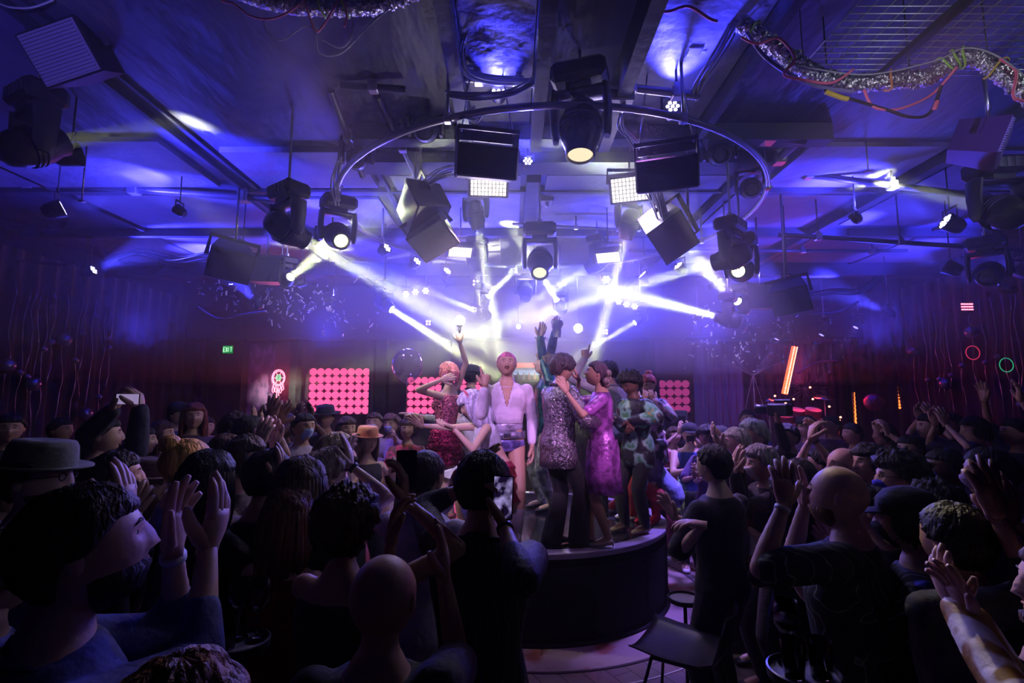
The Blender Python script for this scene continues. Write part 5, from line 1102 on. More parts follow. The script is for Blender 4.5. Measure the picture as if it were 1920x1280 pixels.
# ---------------- things held
def phone(p, side, label, rot, scr=None, off=(0, 0, .05), at_=None):
    c = Vector(at_) if at_ is not None else p['hand'][side] + Vector(off)
    t = thing('smartphone', label, 'phone', c); t.rotation_euler = rot
    MB().box((0, 0, 0), (.075, .009, .155), bev=.004).build('case', mat('phone_black', (.015, .015, .02), .25), t, smooth=False)
    MB().box((0, -.0052, 0), (.068, .001, .146)).build('screen', scr or mat('phone_glass', (.02, .02, .03), .05), t, smooth=False)
    return t
scr = bpy.data.materials.new('phone_picture'); scr.use_nodes = True; n = scr.node_tree.nodes; L = scr.node_tree.links; b = n['Principled BSDF']; tc = n.new('ShaderNodeTexCoord'); nz = n.new('ShaderNodeTexNoise'); nz.inputs['Scale'].default_value = 22
rp = n.new('ShaderNodeValToRGB'); rp.color_ramp.elements[0].position = .45; rp.color_ramp.elements[0].color = (.01, .005, .03, 1); rp.color_ramp.elements[1].position = .65; rp.color_ramp.elements[1].color = (.5, .4, .9, 1)
L.new(tc.outputs['Object'], nz.inputs['Vector']); L.new(nz.outputs['Fac'], rp.inputs[0]); L.new(rp.outputs[0], b.inputs['Emission Color']); b.inputs['Emission Strength'].default_value = .7; b.inputs['Base Color'].default_value = (.01, .01, .01, 1)
phone(p_ph2, 1, 'phone with lit stage picture held by the camouflage shirt', (R(-5), R(2), R(-6)), scr, at_=at(943, 932, 1.93))
phone(p_ph1, 1, 'dark phone with small warm reflections held high left of the cropped head', (R(-5), R(0), R(10)), None, at_=at(762, 884, 1.92))
phone(p_ph3, 1, 'phone held sideways with pale screen by the white cuffs', (R(0), R(90), R(4)), emis('pale_phone', (.55, .42, .8), .5), at_=at(240, 748, 3.5))
vc = thing('video_camera', 'black video camera raised over the heads before the drums', 'camera', at(1462, 768, 4.95), R(40))
MB().box((0, 0, 0), (.13, .20, .12), bev=.015).box((0, -.03, .085), (.03, .16, .03), bev=.01).build('body', black, vc, smooth=False)
MB().lathe([(0, 0), (.045, 0), (.05, .10), (.055, .12), (.045, .125), (0, .10)], (0, .10, 0), 18, rot=Matrix.Rotation(R(-90), 3, 'X')).build('lens', black, vc)
# ================================================================ tables, glasses, chair
rimm = mat('table_rim', (.05, .045, .06), .3, .5); topm = mat('table_top', (.42, .40, .46), .25)
def side_table(p, r, label):
    t = thing('side_table', label, 'table', (p.x, p.y, 0))
    z = p.z
    MB().lathe([(0, z - .012), (r, z - .012), (r, z - .002), (0, z - .002)], n=40).build('table_top', topm, t, sharp=40)
    MB().lathe([(r - .004, z - .016), (r + .006, z - .016), (r + .008, z + .012), (r + .002, z + .014), (r - .001, z - .001), (r - .004, z - .002)], n=40).build('rim', rimm, t, sharp=60)
    MB().cyl((0, 0, .015), (0, 0, z - .012), .012).build('leg', rimm, t)
    MB().lathe([(0, 0), (.15, 0), (.15, .008), (.02, .016), (0, .016)], n=32).build('base', rimm, t, sharp=40)
glassm = bpy.data.materials.new('clear_glass'); glassm.use_nodes = True; b = glassm.node_tree.nodes['Principled BSDF']
b.inputs['Base Color'].default_value = (.9, .9, 1, 1); b.inputs['Roughness'].default_value = .03; b.inputs['Transmission Weight'].default_value = 1; b.inputs['IOR'].default_value = 1.45
def wineglass(x, y, z, label, s=1.0, wine=None):
    t = thing('wine_glass', label, 'glass', (x, y, z), 0, 'glasses on the side tables')
    MB().lathe([(0, 0), (.034 * s, .001), (.034 * s, .003), (.006, .009), (.004, .02), (.004, .085 * s), (.012, .095 * s)], n=24).build('stem', glassm, t)
    MB().lathe([(.004, .09 * s), (.025 * s, .10 * s), (.040 * s, .125 * s), (.042 * s, .15 * s), (.034 * s, .20 * s), (.0325 * s, .20 * s), (.0405 * s, .15 * s), (.0385 * s, .127 * s), (.024 * s, .103 * s), (.003, .094 * s)], n=24).build('bowl', glassm, t)
    if wine: MB().lathe([(.004, .0965 * s), (.0235 * s, .105 * s), (.037 * s, .128 * s), (.0385 * s, .14 * s), (0, .14 * s)], n=24).build('wine', wine, t)
def tumbler(x, y, z, label, h=.11, r=.036):
    t = thing('tumbler', label, 'glass', (x, y, z), 0, 'glasses on the side tables')
    MB().lathe([(0, 0), (r * .85, 0), (r, h), (r - .002, h), (r * .85 - .002, .006), (0, .006)], n=24).build('tumbler_wall', glassm, t)
p1_ = at(450, 1206, 1.85); side_table(p1_, .088, 'small round side table with glasses at the lower left')
p2_ = atz(1284, 1122, .70); side_table(p2_, .105, 'small round side table standing free by the round stage')
p3_ = at(1508, 1262, 1.7); side_table(p3_, .10, 'small round side table with glasses in the lower right crowd')
wn = mat('amber_wine', (.6, .3, .15), .1, trans=.6)
wineglass(p1_.x - .028, p1_.y + .035, p1_.z, 'left stemmed wine glass at the back of the lower left table'); wineglass(p1_.x + .04, p1_.y + .03, p1_.z, 'right stemmed wine glass at the back of the lower left table')
tumbler(p1_.x - .035, p1_.y - .03, p1_.z, 'straight tumbler at the front of the lower left table')
wineglass(p3_.x - .02, p3_.y + .05, p3_.z, 'stemmed glass of amber wine on the lower right table', 1.0, wn)
tumbler(p3_.x - .042, p3_.y - .02, p3_.z, 'left tumbler on the lower right table'); tumbler(p3_.x + .042, p3_.y - .02, p3_.z, 'right tumbler on the lower right table')
plast = mat('chair_plastic', (.025, .022, .04), .35)
def chair(x, y, rz, label, up=.45, bk=1.0):
    t = thing('chair', label, 'chair', (x, y, 0), rz)
    s_ = MB(); vs = []; fs = []; N = 12; prof = [(.24, .455), (.20, .45), (.1, .435), (0, .43), (-.12, .435), (-.19, .46), (-.225, .52), (-.245, .62), (-.26, .74), (-.27, .82), (-.272, .85)]
    for off in (0, .009):
        for (yy, z) in prof:
            for k_ in range(N + 1):
                u = k_ / N * 2 - 1; wd = .22 + (.02 if z < .5 else -.02 * (z - .5) * 4); e = abs(u) ** 3 * .04
                vs.append((u * wd * (1 - .25 * sstep(.76, .86, z)), yy + (.035 * abs(u) ** 2 if z > .5 else 0) - (off if z > .5 else 0), z + (e if z < .5 else 0) - (off if z <= .5 else 0)))
    M_ = len(prof)
    for l in range(2):
        for i in range(M_ - 1):
            for k_ in range(N):
                a = (l * M_ + i) * (N + 1) + k_; f = (a, a + 1, a + N + 2, a + N + 1); fs.append(f if l else f[::-1])
    K = M_ * (N + 1)
    for i in range(M_ - 1):
        for k_ in (0, N): a = i * (N + 1) + k_; fs.append((a, a + N + 1, a + N + 1 + K, a + K))
    for k_ in range(N):
        for i in (0, M_ - 1): a = i * (N + 1) + k_; fs.append((a, a + K, a + 1 + K, a + 1))
    s_.add([(a, b, (c if c < .5 else .5 + (c - .5) * bk) + up) for a, b, c in vs], fs).build('seat_shell', plast, t)
    for sx in (-1, 1):
        for sy in (-1, 1):
            MB().tube([(sx * .16, sy * .14, .425 + up), (sx * .19, sy * .18, .5), (sx * .235, sy * .235, .0)], .009, 8).build('leg', rimm, t)
    MB().tube([(-.16, .14, .42 + up), (.16, .14, .42 + up), (.16, -.14, .42 + up), (-.16, -.14, .42 + up)], .009, 8, closed=True).build('seat_frame', rimm, t)
c_ = at(1285, 1215, 3.0); chair(c_.x, c_.y, R(58), 'dark moulded plastic chair on thin legs beside the free side table', c_.z - .44, .55)
# ================================================================ signs, neon, balloons
ex = thing('exit_sign', 'green lit EXIT sign over the door', 'sign', at(427, 655, 11.75))
MB().box((0, .03, 0), (.26, .05, .2), bev=.006).build('sign_box', dark, ex, smooth=False)
MB().box((0, .003, 0), (.235, .006, .175)).build('green_face', emis('exit_green', (.0, .42, .06), .8), ex, smooth=False)
lt = MB(); G = {'E': [(0, 0, 0, 4), (0, 4, 2, 4), (0, 2, 1.6, 2), (0, 0, 2, 0)], 'X': [(0, 0, 2, 4), (0, 4, 2, 0)], 'I': [(1, 0, 1, 4)], 'T': [(0, 4, 2, 4), (1, 0, 1, 4)]}
for i, ch in enumerate('EXIT'):
    for (a, b_, c, d) in G[ch]:
        k_ = .022; ox = -.095 + i * .052 - (.008 if ch == 'I' else 0); lt.tube([(ox + a * .018, -.003, -.05 + b_ * .025), (ox + c * .018, -.003, -.05 + d * .025)], .006, 6)
lt.build('letters', emis('exit_letters', (.5, 1, .6), 2.2), ex)
MB().tube([(0, .03, .1), (0, .03, .9)], .008, 6).build('hanger', dark, ex)
ne = thing('neon_sign', 'pink neon dreamcatcher with green eye on the dark wall', 'neon sign', at(522, 712, 12.0))
pk = emis('neon_pink', (1, .16, .25), 6); gn = emis('neon_green', (.15, .8, .4), 2.2)
def neon(pts, m_, name, closed=False, r=.009): MB().tube(pts, r, 6, closed=closed).build(name, m_, ne)
circ = lambda r, cz=.05, n_=28, sx=1: [(sx * r * math.cos(2 * PI * i / n_), 0, cz + r * 1.25 * math.sin(2 * PI * i / n_)) for i in range(n_)]
neon(circ(.15), pk, 'outer_ring', True); neon([(x * (1 + .08 * math.sin(i * 2)), y, z) for i, (x, y, z) in enumerate(circ(.125))], pk, 'inner_ring', True); neon(circ(.055), gn, 'eye', True); neon(circ(.025), gn, 'pupil', True)
for a in range(6):
    c, s = math.cos(a * PI / 3), math.sin(a * PI / 3); neon([(c * .058, 0, .05 + s * .072), (c * .12, 0, .05 + s * .15)], pk, 'spoke', r=.006)
for x, z0, ln in ((-.11, -.10, .20), (-.05, -.13, .16), (.0, -.14, .32), (.06, -.13, .18), (.11, -.10, .14)):
    neon([(x, 0, z0), (x - .02, 0, z0 - ln * .5), (x - .025, 0, z0 - ln * .8), (x, 0, z0 - ln), (x + .025, 0, z0 - ln * .8), (x + .02, 0, z0 - ln * .5)], pk, 'feather', True)
area('neon_light', at(522, 720, 11.85), at(522, 720, 5), 16, (1, .12, .2), .3, .5)
point('neon_halo', at(522, 715, 11.8), 5, (1, .10, .2), .12)
# clear balloon with confetti in it
bm_ = bpy.data.materials.new('clear_balloon'); bm_.use_nodes = True; n = bm_.node_tree.nodes; L = bm_.node_tree.links; n.clear(); o_ = n.new('ShaderNodeOutputMaterial'); mx = n.new('ShaderNodeMixShader'); tr_ = n.new('ShaderNodeBsdfTransparent'); gl_ = n.new('ShaderNodeBsdfGlossy'); lw = n.new('ShaderNodeLayerWeight')
lw.inputs[0].default_value = .35; gl_.inputs['Color'].default_value = (.95, .75, 1, 1); gl_.inputs['Roughness'].default_value = .12; tr_.inputs[0].default_value = (.95, .92, 1, 1)
L.new(lw.outputs['Facing'], mx.inputs[0]); L.new(tr_.outputs[0], mx.inputs[1]); L.new(gl_.outputs[0], mx.inputs[2]); L.new(mx.outputs[0], o_.inputs['Surface'])
bl = thing('clear_balloon', 'large clear balloon with pink rim light left of the pink-wigged dancer', 'balloon', at(764, 684, 7.2))
MB().ball((0, 0, 0), (.215, .215, .235), 32, 22, fn=lambda q: Vector((q.x * (1 - .18 * max(0, -q.z) ** 2), q.y * (1 - .18 * max(0, -q.z) ** 2), q.z * (1.12 if q.z < 0 else 1)))).build('skin', bm_, bl)
MB().lathe([(.006, -.30), (.02, -.30), (.006, -.265), (.008, -.25)], n=12).build('knot', cloth((.8, .5, .7)), bl)
MB().tube([(0, 0, -.28), (.02, 0, -1.0), (0, .02, -bl.location.z + .03)], .002, 5).build('string', cloth((.6, .5, .6)), bl)
fb = thing('foil_balloon', 'round pink foil balloon at the right of the drum kit', 'balloon', at(1640, 754, 9.5))
MB().ball((0, 0, 0), (.19, .13, .16), 28, 18, fn=lambda q: q * (1 + .02 * math.sin(20 * math.atan2(q.y, q.x)))).build('skin', mat('foil', (.55, .15, .45), .25, .6, mix=(.8, .2, .4), mscale=14, bump=.8, bscale=30), fb)
MB().tube([(0, 0, -.16), (.01, 0, -.8), (0, 0, -fb.location.z + .03)], .003, 5).build('string', cloth((.4, .2, .4)), fb)
# slanted red tube and orange strips
rt = thing('red_light_tube', 'slanted tube of red LEDs over the drum kit', 'light tube', at(1482, 690, 10.8))
a_, b_ = at(1490, 650, 10.8) - rt.location, at(1471, 738, 10.8) - rt.location
MB().tube([a_, b_], .06, 14).build('tube', emis('red_tube', (1, .09, .03), 3.4), rt)
m_ = MB()
for i in range(26):
    for s in (-1, 1): p = a_.lerp(b_, (i + .5) / 26) + Vector((s * .03, -.055, 0)); m_.ball(p, .012, 6, 5)
m_.build('led_cluster', emis('red_bead', (1, .5, .3), 8), rt)
MB().tube([a_, (a_.x, a_.y, 4.0 - rt.location.z)], .008, 6).build('hanger', dark, rt)
area('tube_light', rt.location + Vector((0, -.15, 0)), rt.location + Vector((0, -3, -.6)), 14, RED, .3, .9); point('tube_glow', at(1500, 735, 10.6), 7, RED, .3)
om = emis('orange_strip_thin', (1, .16, .03), 3)
for (px, q0, q1, lb) in [(1604, 735, 822, 'long orange lit strip left of the foil balloon'), (1686, 697, 766, 'shorter orange lit strip right of the foil balloon')]:
    c = at(px, (q0 + q1) / 2, 10.5); a_, b_ = at(px - 2, q0, 10.5) - c, at(px + 2, q1, 10.5) - c
    t = thing('light_strip', lb, 'light', c); m_ = MB()
    m_.tube([a_.lerp(b_, i / 30) + Vector((.008 * math.sin(i * 2.3), 0, 0)) for i in range(31)], [.006 + .02 * (i / 30) * (1 if i % 2 else .6) for i in range(31)], 8); m_.build('tube', om, t)
    MB().tube([a_ + Vector((0, .03, .02)), (a_.x, a_.y + .03, 3.3 - c.z)], .006, 5).build('hanger', dark, t)
    MB().box((0, .035, 0), (.05, .02, (a_ - b_).length)).build('backing', dark, t, smooth=False)
for (px, py, col, lb) in [(1824, 661, (.8, .04, .12), 'thin red lit hoop on the right curtain'), (1887, 684, (.03, .5, .25), 'thin green lit hoop on the right curtain')]:
    t = thing('hoop_light', lb, 'light', at(px, py, 7.3)); m_ = MB(); m_.tube([(.098 * math.cos(2 * PI * i / 32), 0, .098 * math.sin(2 * PI * i / 32)) for i in range(32)], .006, 6, closed=True).build('ring', emis('hoop_%.1f' % col[0], col, .8), t)
    MB().tube([(0, 0, .1), (0, 0, CE - t.location.z)], .002, 5).build('string', dark, t)
# tinsel streamers and ornaments hung on both side curtains
tin = mat('tinsel', (.35, .33, .6), .25, .8); random.seed(21)
SW = ['leftmost', 'second', 'third', 'fourth', 'fifth', 'sixth', 'seventh', 'eighth', 'ninth', 'tenth', 'eleventh', 'twelfth']
for side, xs in (('left', [(12, 8.0), (38, 8.2), (52, 8.4), (78, 8.6), (92, 8.9), (115, 9.2), (140, 9.6), (168, 10), (190, 10.4), (202, 10.6), (150, 9.4), (64, 8.5)]), ('right', [(1715, 10.2), (1738, 9.8), (1760, 9.4), (1782, 9.1), (1804, 8.8), (1828, 8.5), (1850, 8.2), (1872, 7.9), (1890, 7.8), (1905, 7.7), (1915, 7.6), (1770, 9.2)])):
    xs.sort()
    for i, (px, Y) in enumerate(xs):
        xw = -7.22 if side == 'left' else 7.82; Y2 = abs(xw) / abs((px - 960) / FPX) * 1.0
        c = Vector((xw, min(11.7, Y2), 3.7)); t = thing('tinsel_streamer', '%s tinsel streamer from the left on the %s curtain' % (SW[i], side), 'streamer', c, 0, 'tinsel streamers on the curtains')
        m_ = MB(); L2 = random.uniform(1.5, 2.6); m_.tube([(.01 * math.sin(j * 1.7), .03 * math.sin(j * .9 + i), -L2 * j / 14) for j in range(15)], [.003 + .008 * (j % 2) for j in range(15)], 5); m_.build('foil_strip', tin, t)
        MB().ball((0, .0, -L2 * random.uniform(.3, .9)), (.05, .05, .05) if i % 3 else (.11, .11, .11), 14, 10).build('ornament', mat('ornament', (.25, .25, .6), .2, .6), t)
# confetti hanging in the air
cf = mat('confetti_paper', (.85, .83, .95), .6); random.seed(12)
pr = MB().box((0, 0, 0), (.05, .0015, .018)).build('confetti_piece', cf, smooth=False)
mesh_v = [pr.data]
for (bx, bz) in ((.032, .02), (.06, .015)):
    me = MB(); vs = [(-bx / 2 + bx * i / 4, .006 * math.sin(i * 1.4), z) for z in (-bz / 2, bz / 2) for i in range(5)]; vs += [(x, y + .0015, z) for x, y, z in vs]
    fs = [(i, i + 1, i + 6, i + 5) for i in range(4)] + [(10 + i, 15 + i, 16 + i, 11 + i) for i in range(4)] + [(i, 10 + i, 11 + i, i + 1) for i in range(4)] + [(5 + i, 6 + i, 16 + i, 15 + i) for i in range(4)] + [(0, 5, 15, 10), (4, 14, 19, 9)]
    o = me.add(vs, fs).build('confetti_piece', cf); mesh_v.append(o.data); bpy.data.objects.remove(o)
fst = True
for (n_, reg, lb, gp) in [(165, 'L', 'small white paper confetti piece drifting over the left crowd', 'confetti over the left crowd'), (135, 'R', 'small white paper confetti piece drifting over the right crowd', 'confetti over the right crowd')]:
    for i in range(n_):
        if reg == 'L':
            px = random.triangular(330, 720, 560); py = 500 + (px - 330) * .17 + random.gauss(30, 27); py = max(478, min(628, py)); Y = random.uniform(6.6, 9.0)
        else:
            px = random.triangular(1275, 1600, 1330); py = random.gauss(628 + (px - 1330) * .06, 34); Y = random.uniform(7.0, 9.4)
        o = pr if fst else pr.copy(); 
        if not fst: C.objects.link(o)
        fst = False; o.data = random.choice(mesh_v); o.location = at(px, py, Y); o.rotation_euler = (random.uniform(0, 6), random.uniform(0, 6), random.uniform(0, 6)); s = random.uniform(.9, 1.5); o.scale = (s, s, s); tag(o, lb, 'confetti', gp)
# ================================================================ keyboards, drums
def at0(px, py, Y): return at(px, py, Y)
ds = thing('keyboard_desk', 'violet-lit desk of keyboards in front of the violet curtain', 'desk', (px2x(1360, 9.6) if 'px2x' in globals() else 4, 9.7, 0))
MB().box((0, 0, .98), (1.5, .55, .05), bev=.01).build('desk_top', dark, ds, smooth=False)
MB().box((0, -.26, .5), (1.5, .03, .95)).build('front_panel', mat('desk_cloth', (.30, .26, .4), .7), ds, smooth=False)
for sx in (-1, 1): MB().box((sx * .7, .2, .48), (.04, .04, .96)).build('leg', rimm, ds, smooth=False)
def synth(dx, dy, dz, w_, label, rx=0):
    t = thing('keyboard', label, 'keyboard', (ds.location.x + dx, ds.location.y + dy, dz)); t.rotation_euler = (rx, 0, 0)
    MB().box((0, 0, .04), (w_, .28, .08), bev=.01).build('case', mat('synth_case', (.45, .42, .6), .35), t, smooth=False)
    k_ = MB(); n2 = int(w_ / .024)
    for i in range(n2): k_.box((-w_ / 2 + .02 + i * .0235, -.06, .085), (.02, .13, .012))
    k_.build('keys', mat('white_key', (.8, .8, .85), .3), t, smooth=False)
synth(-.25, .05, 1.005, .85, 'pale long synthesizer on the left of the keyboard desk'); synth(.45, .05, 1.005, .5, 'short synthesizer on the right of the keyboard desk')
t = thing('monitor', 'small screen standing on the keyboard desk', 'screen', (ds.location.x - .0, ds.location.y + .24, 1.005)); MB().box((0, 0, .19), (.32, .03, .22), bev=.005).build('case', mat('grey_case', (.3, .28, .4), .4), t, smooth=False); MB().box((0, -.017, .19), (.28, .004, .18)).build('screen', mat('dim_screen', (.05, .04, .2), .2), t, smooth=False); MB().box((0, 0, .04), (.05, .03, .08)).build('stand', dark, t, smooth=False)
t = thing('amplifier', 'grey box amplifier standing left of the keyboard desk', 'amplifier', (px2x(1258, 9.8), 9.8, 0)); MB().box((0, 0, .9), (.5, .3, 1.8), bev=.02).build('cabinet', mat('amp_case', (.2, .18, .32), .5), t, smooth=False); MB().box((0, -.155, 1.5), (.38, .01, .4)).build('grille', dark, t, smooth=False); MB().box((0, -.155, .9), (.38, .01, .6)).build('grille', dark, t, smooth=False)
dk_ = Vector((px2x(1500, 10.3), 10.3, 0))
t = thing('drum_riser', 'draped riser under the pink lit drum kit', 'platform', (dk_.x, 10.5, 0)); MB().box((0, 0, .5), (2.4, 1.6, 1.0), bev=.01).build('deck', dark, t, smooth=False)
vs = []; N = 90; fs = []
for z in (.02, 1.0):
    for i in range(N + 1): vs.append((-1.2 + 2.4 * i / N, -.84 + .018 * math.sin(i * 1.5), z))
for z in (.02, 1.0):
    for i in range(N + 1): vs.append((-1.2 + 2.4 * i / N, -.825 + .018 * math.sin(i * 1.5), z))
for i in range(N): fs += [(i, i + 1, N + 2 + i, N + 1 + i), (2 * N + 2 + i, 3 * N + 3 + i, 3 * N + 4 + i, 2 * N + 3 + i), (i, 2 * N + 2 + i, 2 * N + 3 + i, i + 1), (N + 1 + i, N + 2 + i, 3 * N + 4 + i, 3 * N + 3 + i)]
MB().add(vs, fs).build('skirt', mat('riser_cloth', (.28, .06, .30), .7), t)
shell = mat('drum_shell', (.6, .1, .18), .25); skin_ = mat('drum_skin', (.75, .6, .65), .5); brass = mat('cymbal_brass', (.8, .55, .3), .2, 1)
def drum(x, y, z, r, h, rot, label):
    t = thing('drum', label, 'drum', (dk_.x + x, dk_.y + y, z)); Rm = Matrix.Rotation(rot, 3, 'X')
    MB().lathe([(r, 0), (r, h)], n=32, rot=Rm).lathe([(r + .006, h - .02), (r + .012, h - .01), (r + .006, h)], n=32, rot=Rm).build('shell', shell, t)
    MB().lathe([(0, h - .004), (r, h - .004), (r, h)], n=32, rot=Rm).lathe([(0, .004), (r, .004), (r, 0)], n=32, rot=Rm).build('drum_head', skin_, t)
    if z > 1.3:
        for a in (0, 2.1, 4.2): MB().tube([Rm @ Vector((r * math.cos(a), r * math.sin(a), h * .4)), (r * 1.05 * math.cos(a), r * 1.05 * math.sin(a), 1.0 - z)], .008, 6).build('leg', steel, t)
drum(0, .1, 1.28, .27, .38, R(90), 'bass drum of the pink lit kit'); drum(-.42, -.1, 1.55, .16, .13, R(8), 'snare drum at the left of the kit'); drum(.48, 0, 1.32, .2, .3, 0, 'floor tom at the right of the kit')
drum(-.14, -.02, 1.66, .14, .16, R(20), 'left rack tom over the bass drum'); drum(.18, -.02, 1.66, .14, .16, R(20), 'right rack tom over the bass drum')
for (x, y, z, r, lb) in [(-.62, .1, 2.0, .19, 'cymbal at the left of the drum kit'), (.55, .15, 2.05, .2, 'cymbal at the right of the drum kit'), (-.7, -.1, 1.75, .15, 'low cymbal beside the snare')]:
    t = thing('cymbal', lb, 'cymbal', (dk_.x + x, dk_.y + y, z)); Rm = Matrix.Rotation(R(14), 3, 'X')
    MB().lathe([(0, .03), (.03, .025), (.05, .01), (r, -.012), (r, -.015), (.05, .006), (0, .02)], n=32, rot=Rm).build('plate', brass, t); MB().tube([(0, 0, 0), (0, 0, 1.0 - z)], .009, 8).build('stand', steel, t)
random.seed(5)
for i in range(9):
    px, py = [(1453, 742), (1519, 726), (1524, 748), (1473, 755), (1555, 762), (1576, 782), (1488, 748), (1462, 765), (1574, 788)][i]
    tag(MB().ball((0, 0, 0), .018, 10, 7).build('fairy_light', emis('fairy', (1, .25, .12), 9), label='tiny orange point of light among the drums', cat='light', group='points of light among the drums'), None).location = at(px, py, 9.6)
# wire star and bare branches over the drums
for (px, py, lb, sd) in [(1412, 700, 'bare pale branches and guy ropes over the keyboards', 1), (1510, 728, 'star of crossed pale sticks over the drum kit', 2)]:
    t = thing('branch_decoration', lb, 'decoration', at(px, py, 9.9)); rr = random.Random(sd)
    if sd == 1:
        MB().tube([(0, 0, -1.3), (0, 0, .0)], .012, 6).build('stem', cloth((.5, .3, .5)), t)
        for k_ in range(7): 
            a = rr.uniform(-1.3, 1.3); MB().tube([(0, 0, -.05), (math.sin(a) * .3, rr.uniform(-.1, .1), .12), (math.sin(a) * .75, rr.uniform(-.2, .2), .1 + math.cos(a) * .35)], [.009, .006, .003], 5).build('branch', cloth((.5, .3, .5)), t)
        for sx in (-1, 1): MB().tube([(0, 0, 0), (sx * .35, 0, -1.3)], .006, 5).build('guy_rope', cloth((.5, .3, .5)), t)
    else:
        for k_ in range(9):
            a = k_ * PI / 9 + rr.uniform(-.1, .1); q = rr.uniform(.25, .5); MB().tube([(-math.cos(a) * q, 0, -math.sin(a) * q * .6), (math.cos(a) * q, .02, math.sin(a) * q * .6)], [.002, .008][:1] * 2, 5).build('stick', cloth((.8, .4, .5)), t)
        MB().tube([(0, .01, 0), (0, .01, 1.5)], .002, 4).build('string', dark, t)
# ================================================================ foil duct, cables, wire tray
duct = mat('foil_duct', (.72, .72, .74), .22, 1, bump=1, bscale=38); pinkc = mat('pink_cord', (1.0, .20, .36), .5, emit=(.9, .1, .25), es=.0); lime = mat('lime_tie', (.45, .8, .08), .5); orng = mat('orange_tape', (.8, .28, .05), .5); yel = mat('yellow_tape', (.75, .55, .08), .5); blk = mat('black_cable', (.02, .02, .025), .4); whc = mat('pale_cable', (.45, .45, .55), .4)
def duct_run(pts, r, label):
    P_ = smooth_path([at(*p) for p in pts], 16); c = P_[len(P_) // 2]; t = thing('foil_duct', label, 'air duct', c)
    rr = random.Random(3); rad = [r * (1 + .07 * math.sin(i * 2.4) + rr.uniform(-.05, .05)) for i in range(len(P_))]
    dm = MB().tube(smooth_path([p - c for p in P_], 3), [x for x in rad[:-1] for _ in range(3)] + [rad[-1]], 26)
    dm.v = [tuple(Vector(v) + mnoise.noise_vector(Vector(v) * 38) * .009 + mnoise.noise_vector(Vector(v) * 90) * .004) for v in dm.v]; dm.build('foil_sleeve', duct, t, smooth=False)
    for f in (.2, .5, .8): p = P_[int(f * len(P_))]; MB().tube([p - c + Vector((0, 0, r)), (p.x - c.x, p.y - c.y, CE - c.z)], .004, 5).build('hanger', blk, t)
    return t, P_
d1, DP = duct_run([(1388, 42, 3.1), (1450, 85, 3.1), (1520, 135, 3.1), (1590, 156, 3.1), (1670, 150, 3.05), (1740, 145, 3.0), (1790, 112, 2.95), (1840, 112, 2.9), (1900, 155, 2.85), (1990, 230, 2.8)], .052, 'crumpled silver foil duct winding along the upper right ceiling')
d2, DP2 = duct_run([(380, -45, 3.0), (470, -8, 3.0), (560, 12, 3.0), (650, 14, 3.0), (720, 6, 3.0), (800, -25, 3.0)], .05, 'crumpled silver foil duct at the top left of the centre')
def cord(pts, r, m_, label, name='cord'):
    P_ = smooth_path([at(*p) for p in pts], 8); c = P_[len(P_) // 2]
    o = MB().tube([p - c for p in P_], r, 7).build(name, m_, label=label, cat='cord'); o.location = c; return o
cord([(1390, 70, 3.0), (1420, 82, 3.0), (1460, 72, 3.0), (1490, 110, 2.95), (1470, 140, 3.0), (1510, 150, 3.0), (1560, 155, 2.97), (1600, 130, 3.0)], .008, pinkc, 'pink cord looping round the upper part of the right foil duct')
cord([(1620, 168, 3.0), (1635, 198, 3.0), (1665, 206, 3.0), (1700, 200, 3.0), (1750, 175, 3.0), (1795, 125, 2.9)], .008, pinkc, 'pink cord hanging in a loop below the right foil duct')
cord([(1875, 110, 2.8), (1905, 135, 2.8), (1900, 180, 2.8), (1925, 190, 2.8)], .008, pinkc, 'pink cord at the right edge around the foil duct')
cord([(1545, 170, 3.0), (1600, 187, 3.0), (1660, 205, 3.0), (1710, 220, 3.0), (1745, 210, 3.0), (1765, 160, 2.95)], .010, blk, 'black hose with yellow tape hanging below the right foil duct')
cord([(1548, 172, 2.99), (1575, 182, 2.99), (1590, 186, 2.99)], .015, yel, 'yellow tape on the end of the black hose')
cord([(1752, 205, 2.93), (1758, 190, 2.93)], .013, pinkc, 'pink tape band on the black hose'); 
cord([(1480, 120, 2.98), (1620, 140, 3.0), (1750, 115, 2.93), (1810, 90, 2.88), (1870, 105, 2.8), (1930, 150, 2.8)], .005, whc, 'thin pale cable lying over the right foil duct')
cord([(1400, 60, 3.02), (1440, 112, 3.02), (1520, 158, 3.02), (1600, 172, 3.0)], .012, mat('violet_hose', (.25, .22, .5), .3), 'violet sheen hose under the right foil duct')
def ties(path, fr, m_, label, r=.06):
    for i, f in enumerate(fr):
        k_ = int(f * (len(path) - 1)); p = path[k_]; t = (path[min(k_ + 1, len(path) - 1)] - path[max(0, k_ - 1)]).normalized(); u = t.orthogonal().normalized(); v = t.cross(u)
        P_ = [(u * math.cos(a) + v * math.sin(a)) * r + t * (.012 * math.sin(a * 2)) for a in [2 * PI * j / 20 for j in range(20)]]
        o = MB().tube(P_, .006, 6, closed=True).build('cable_tie', m_, label=label % SW[i], cat='cable tie', group='ties round the foil ducts'); o.location = p
ties(DP, (.05, .17, .62, .66, .70), lime, '%s lime tie along the right foil duct'.replace('leftmost', 'first'), .062); ties(DP, (.44,), orng, 'orange tape band in the middle of the right foil duct%.0s', .062); ties(DP, (.84,), yel, 'yellow tape band at the right end of the foil duct%.0s', .066)
ties(DP2, (.5, .6), lime, '%s lime tie along the left foil duct', .058)
cord([(415, 2, 2.95), (440, 8, 2.95), (470, 30, 2.95), (510, 35, 2.95), (545, 20, 2.95), (575, -5, 2.95)], .007, pinkc, 'pink cord looping below the left foil duct')
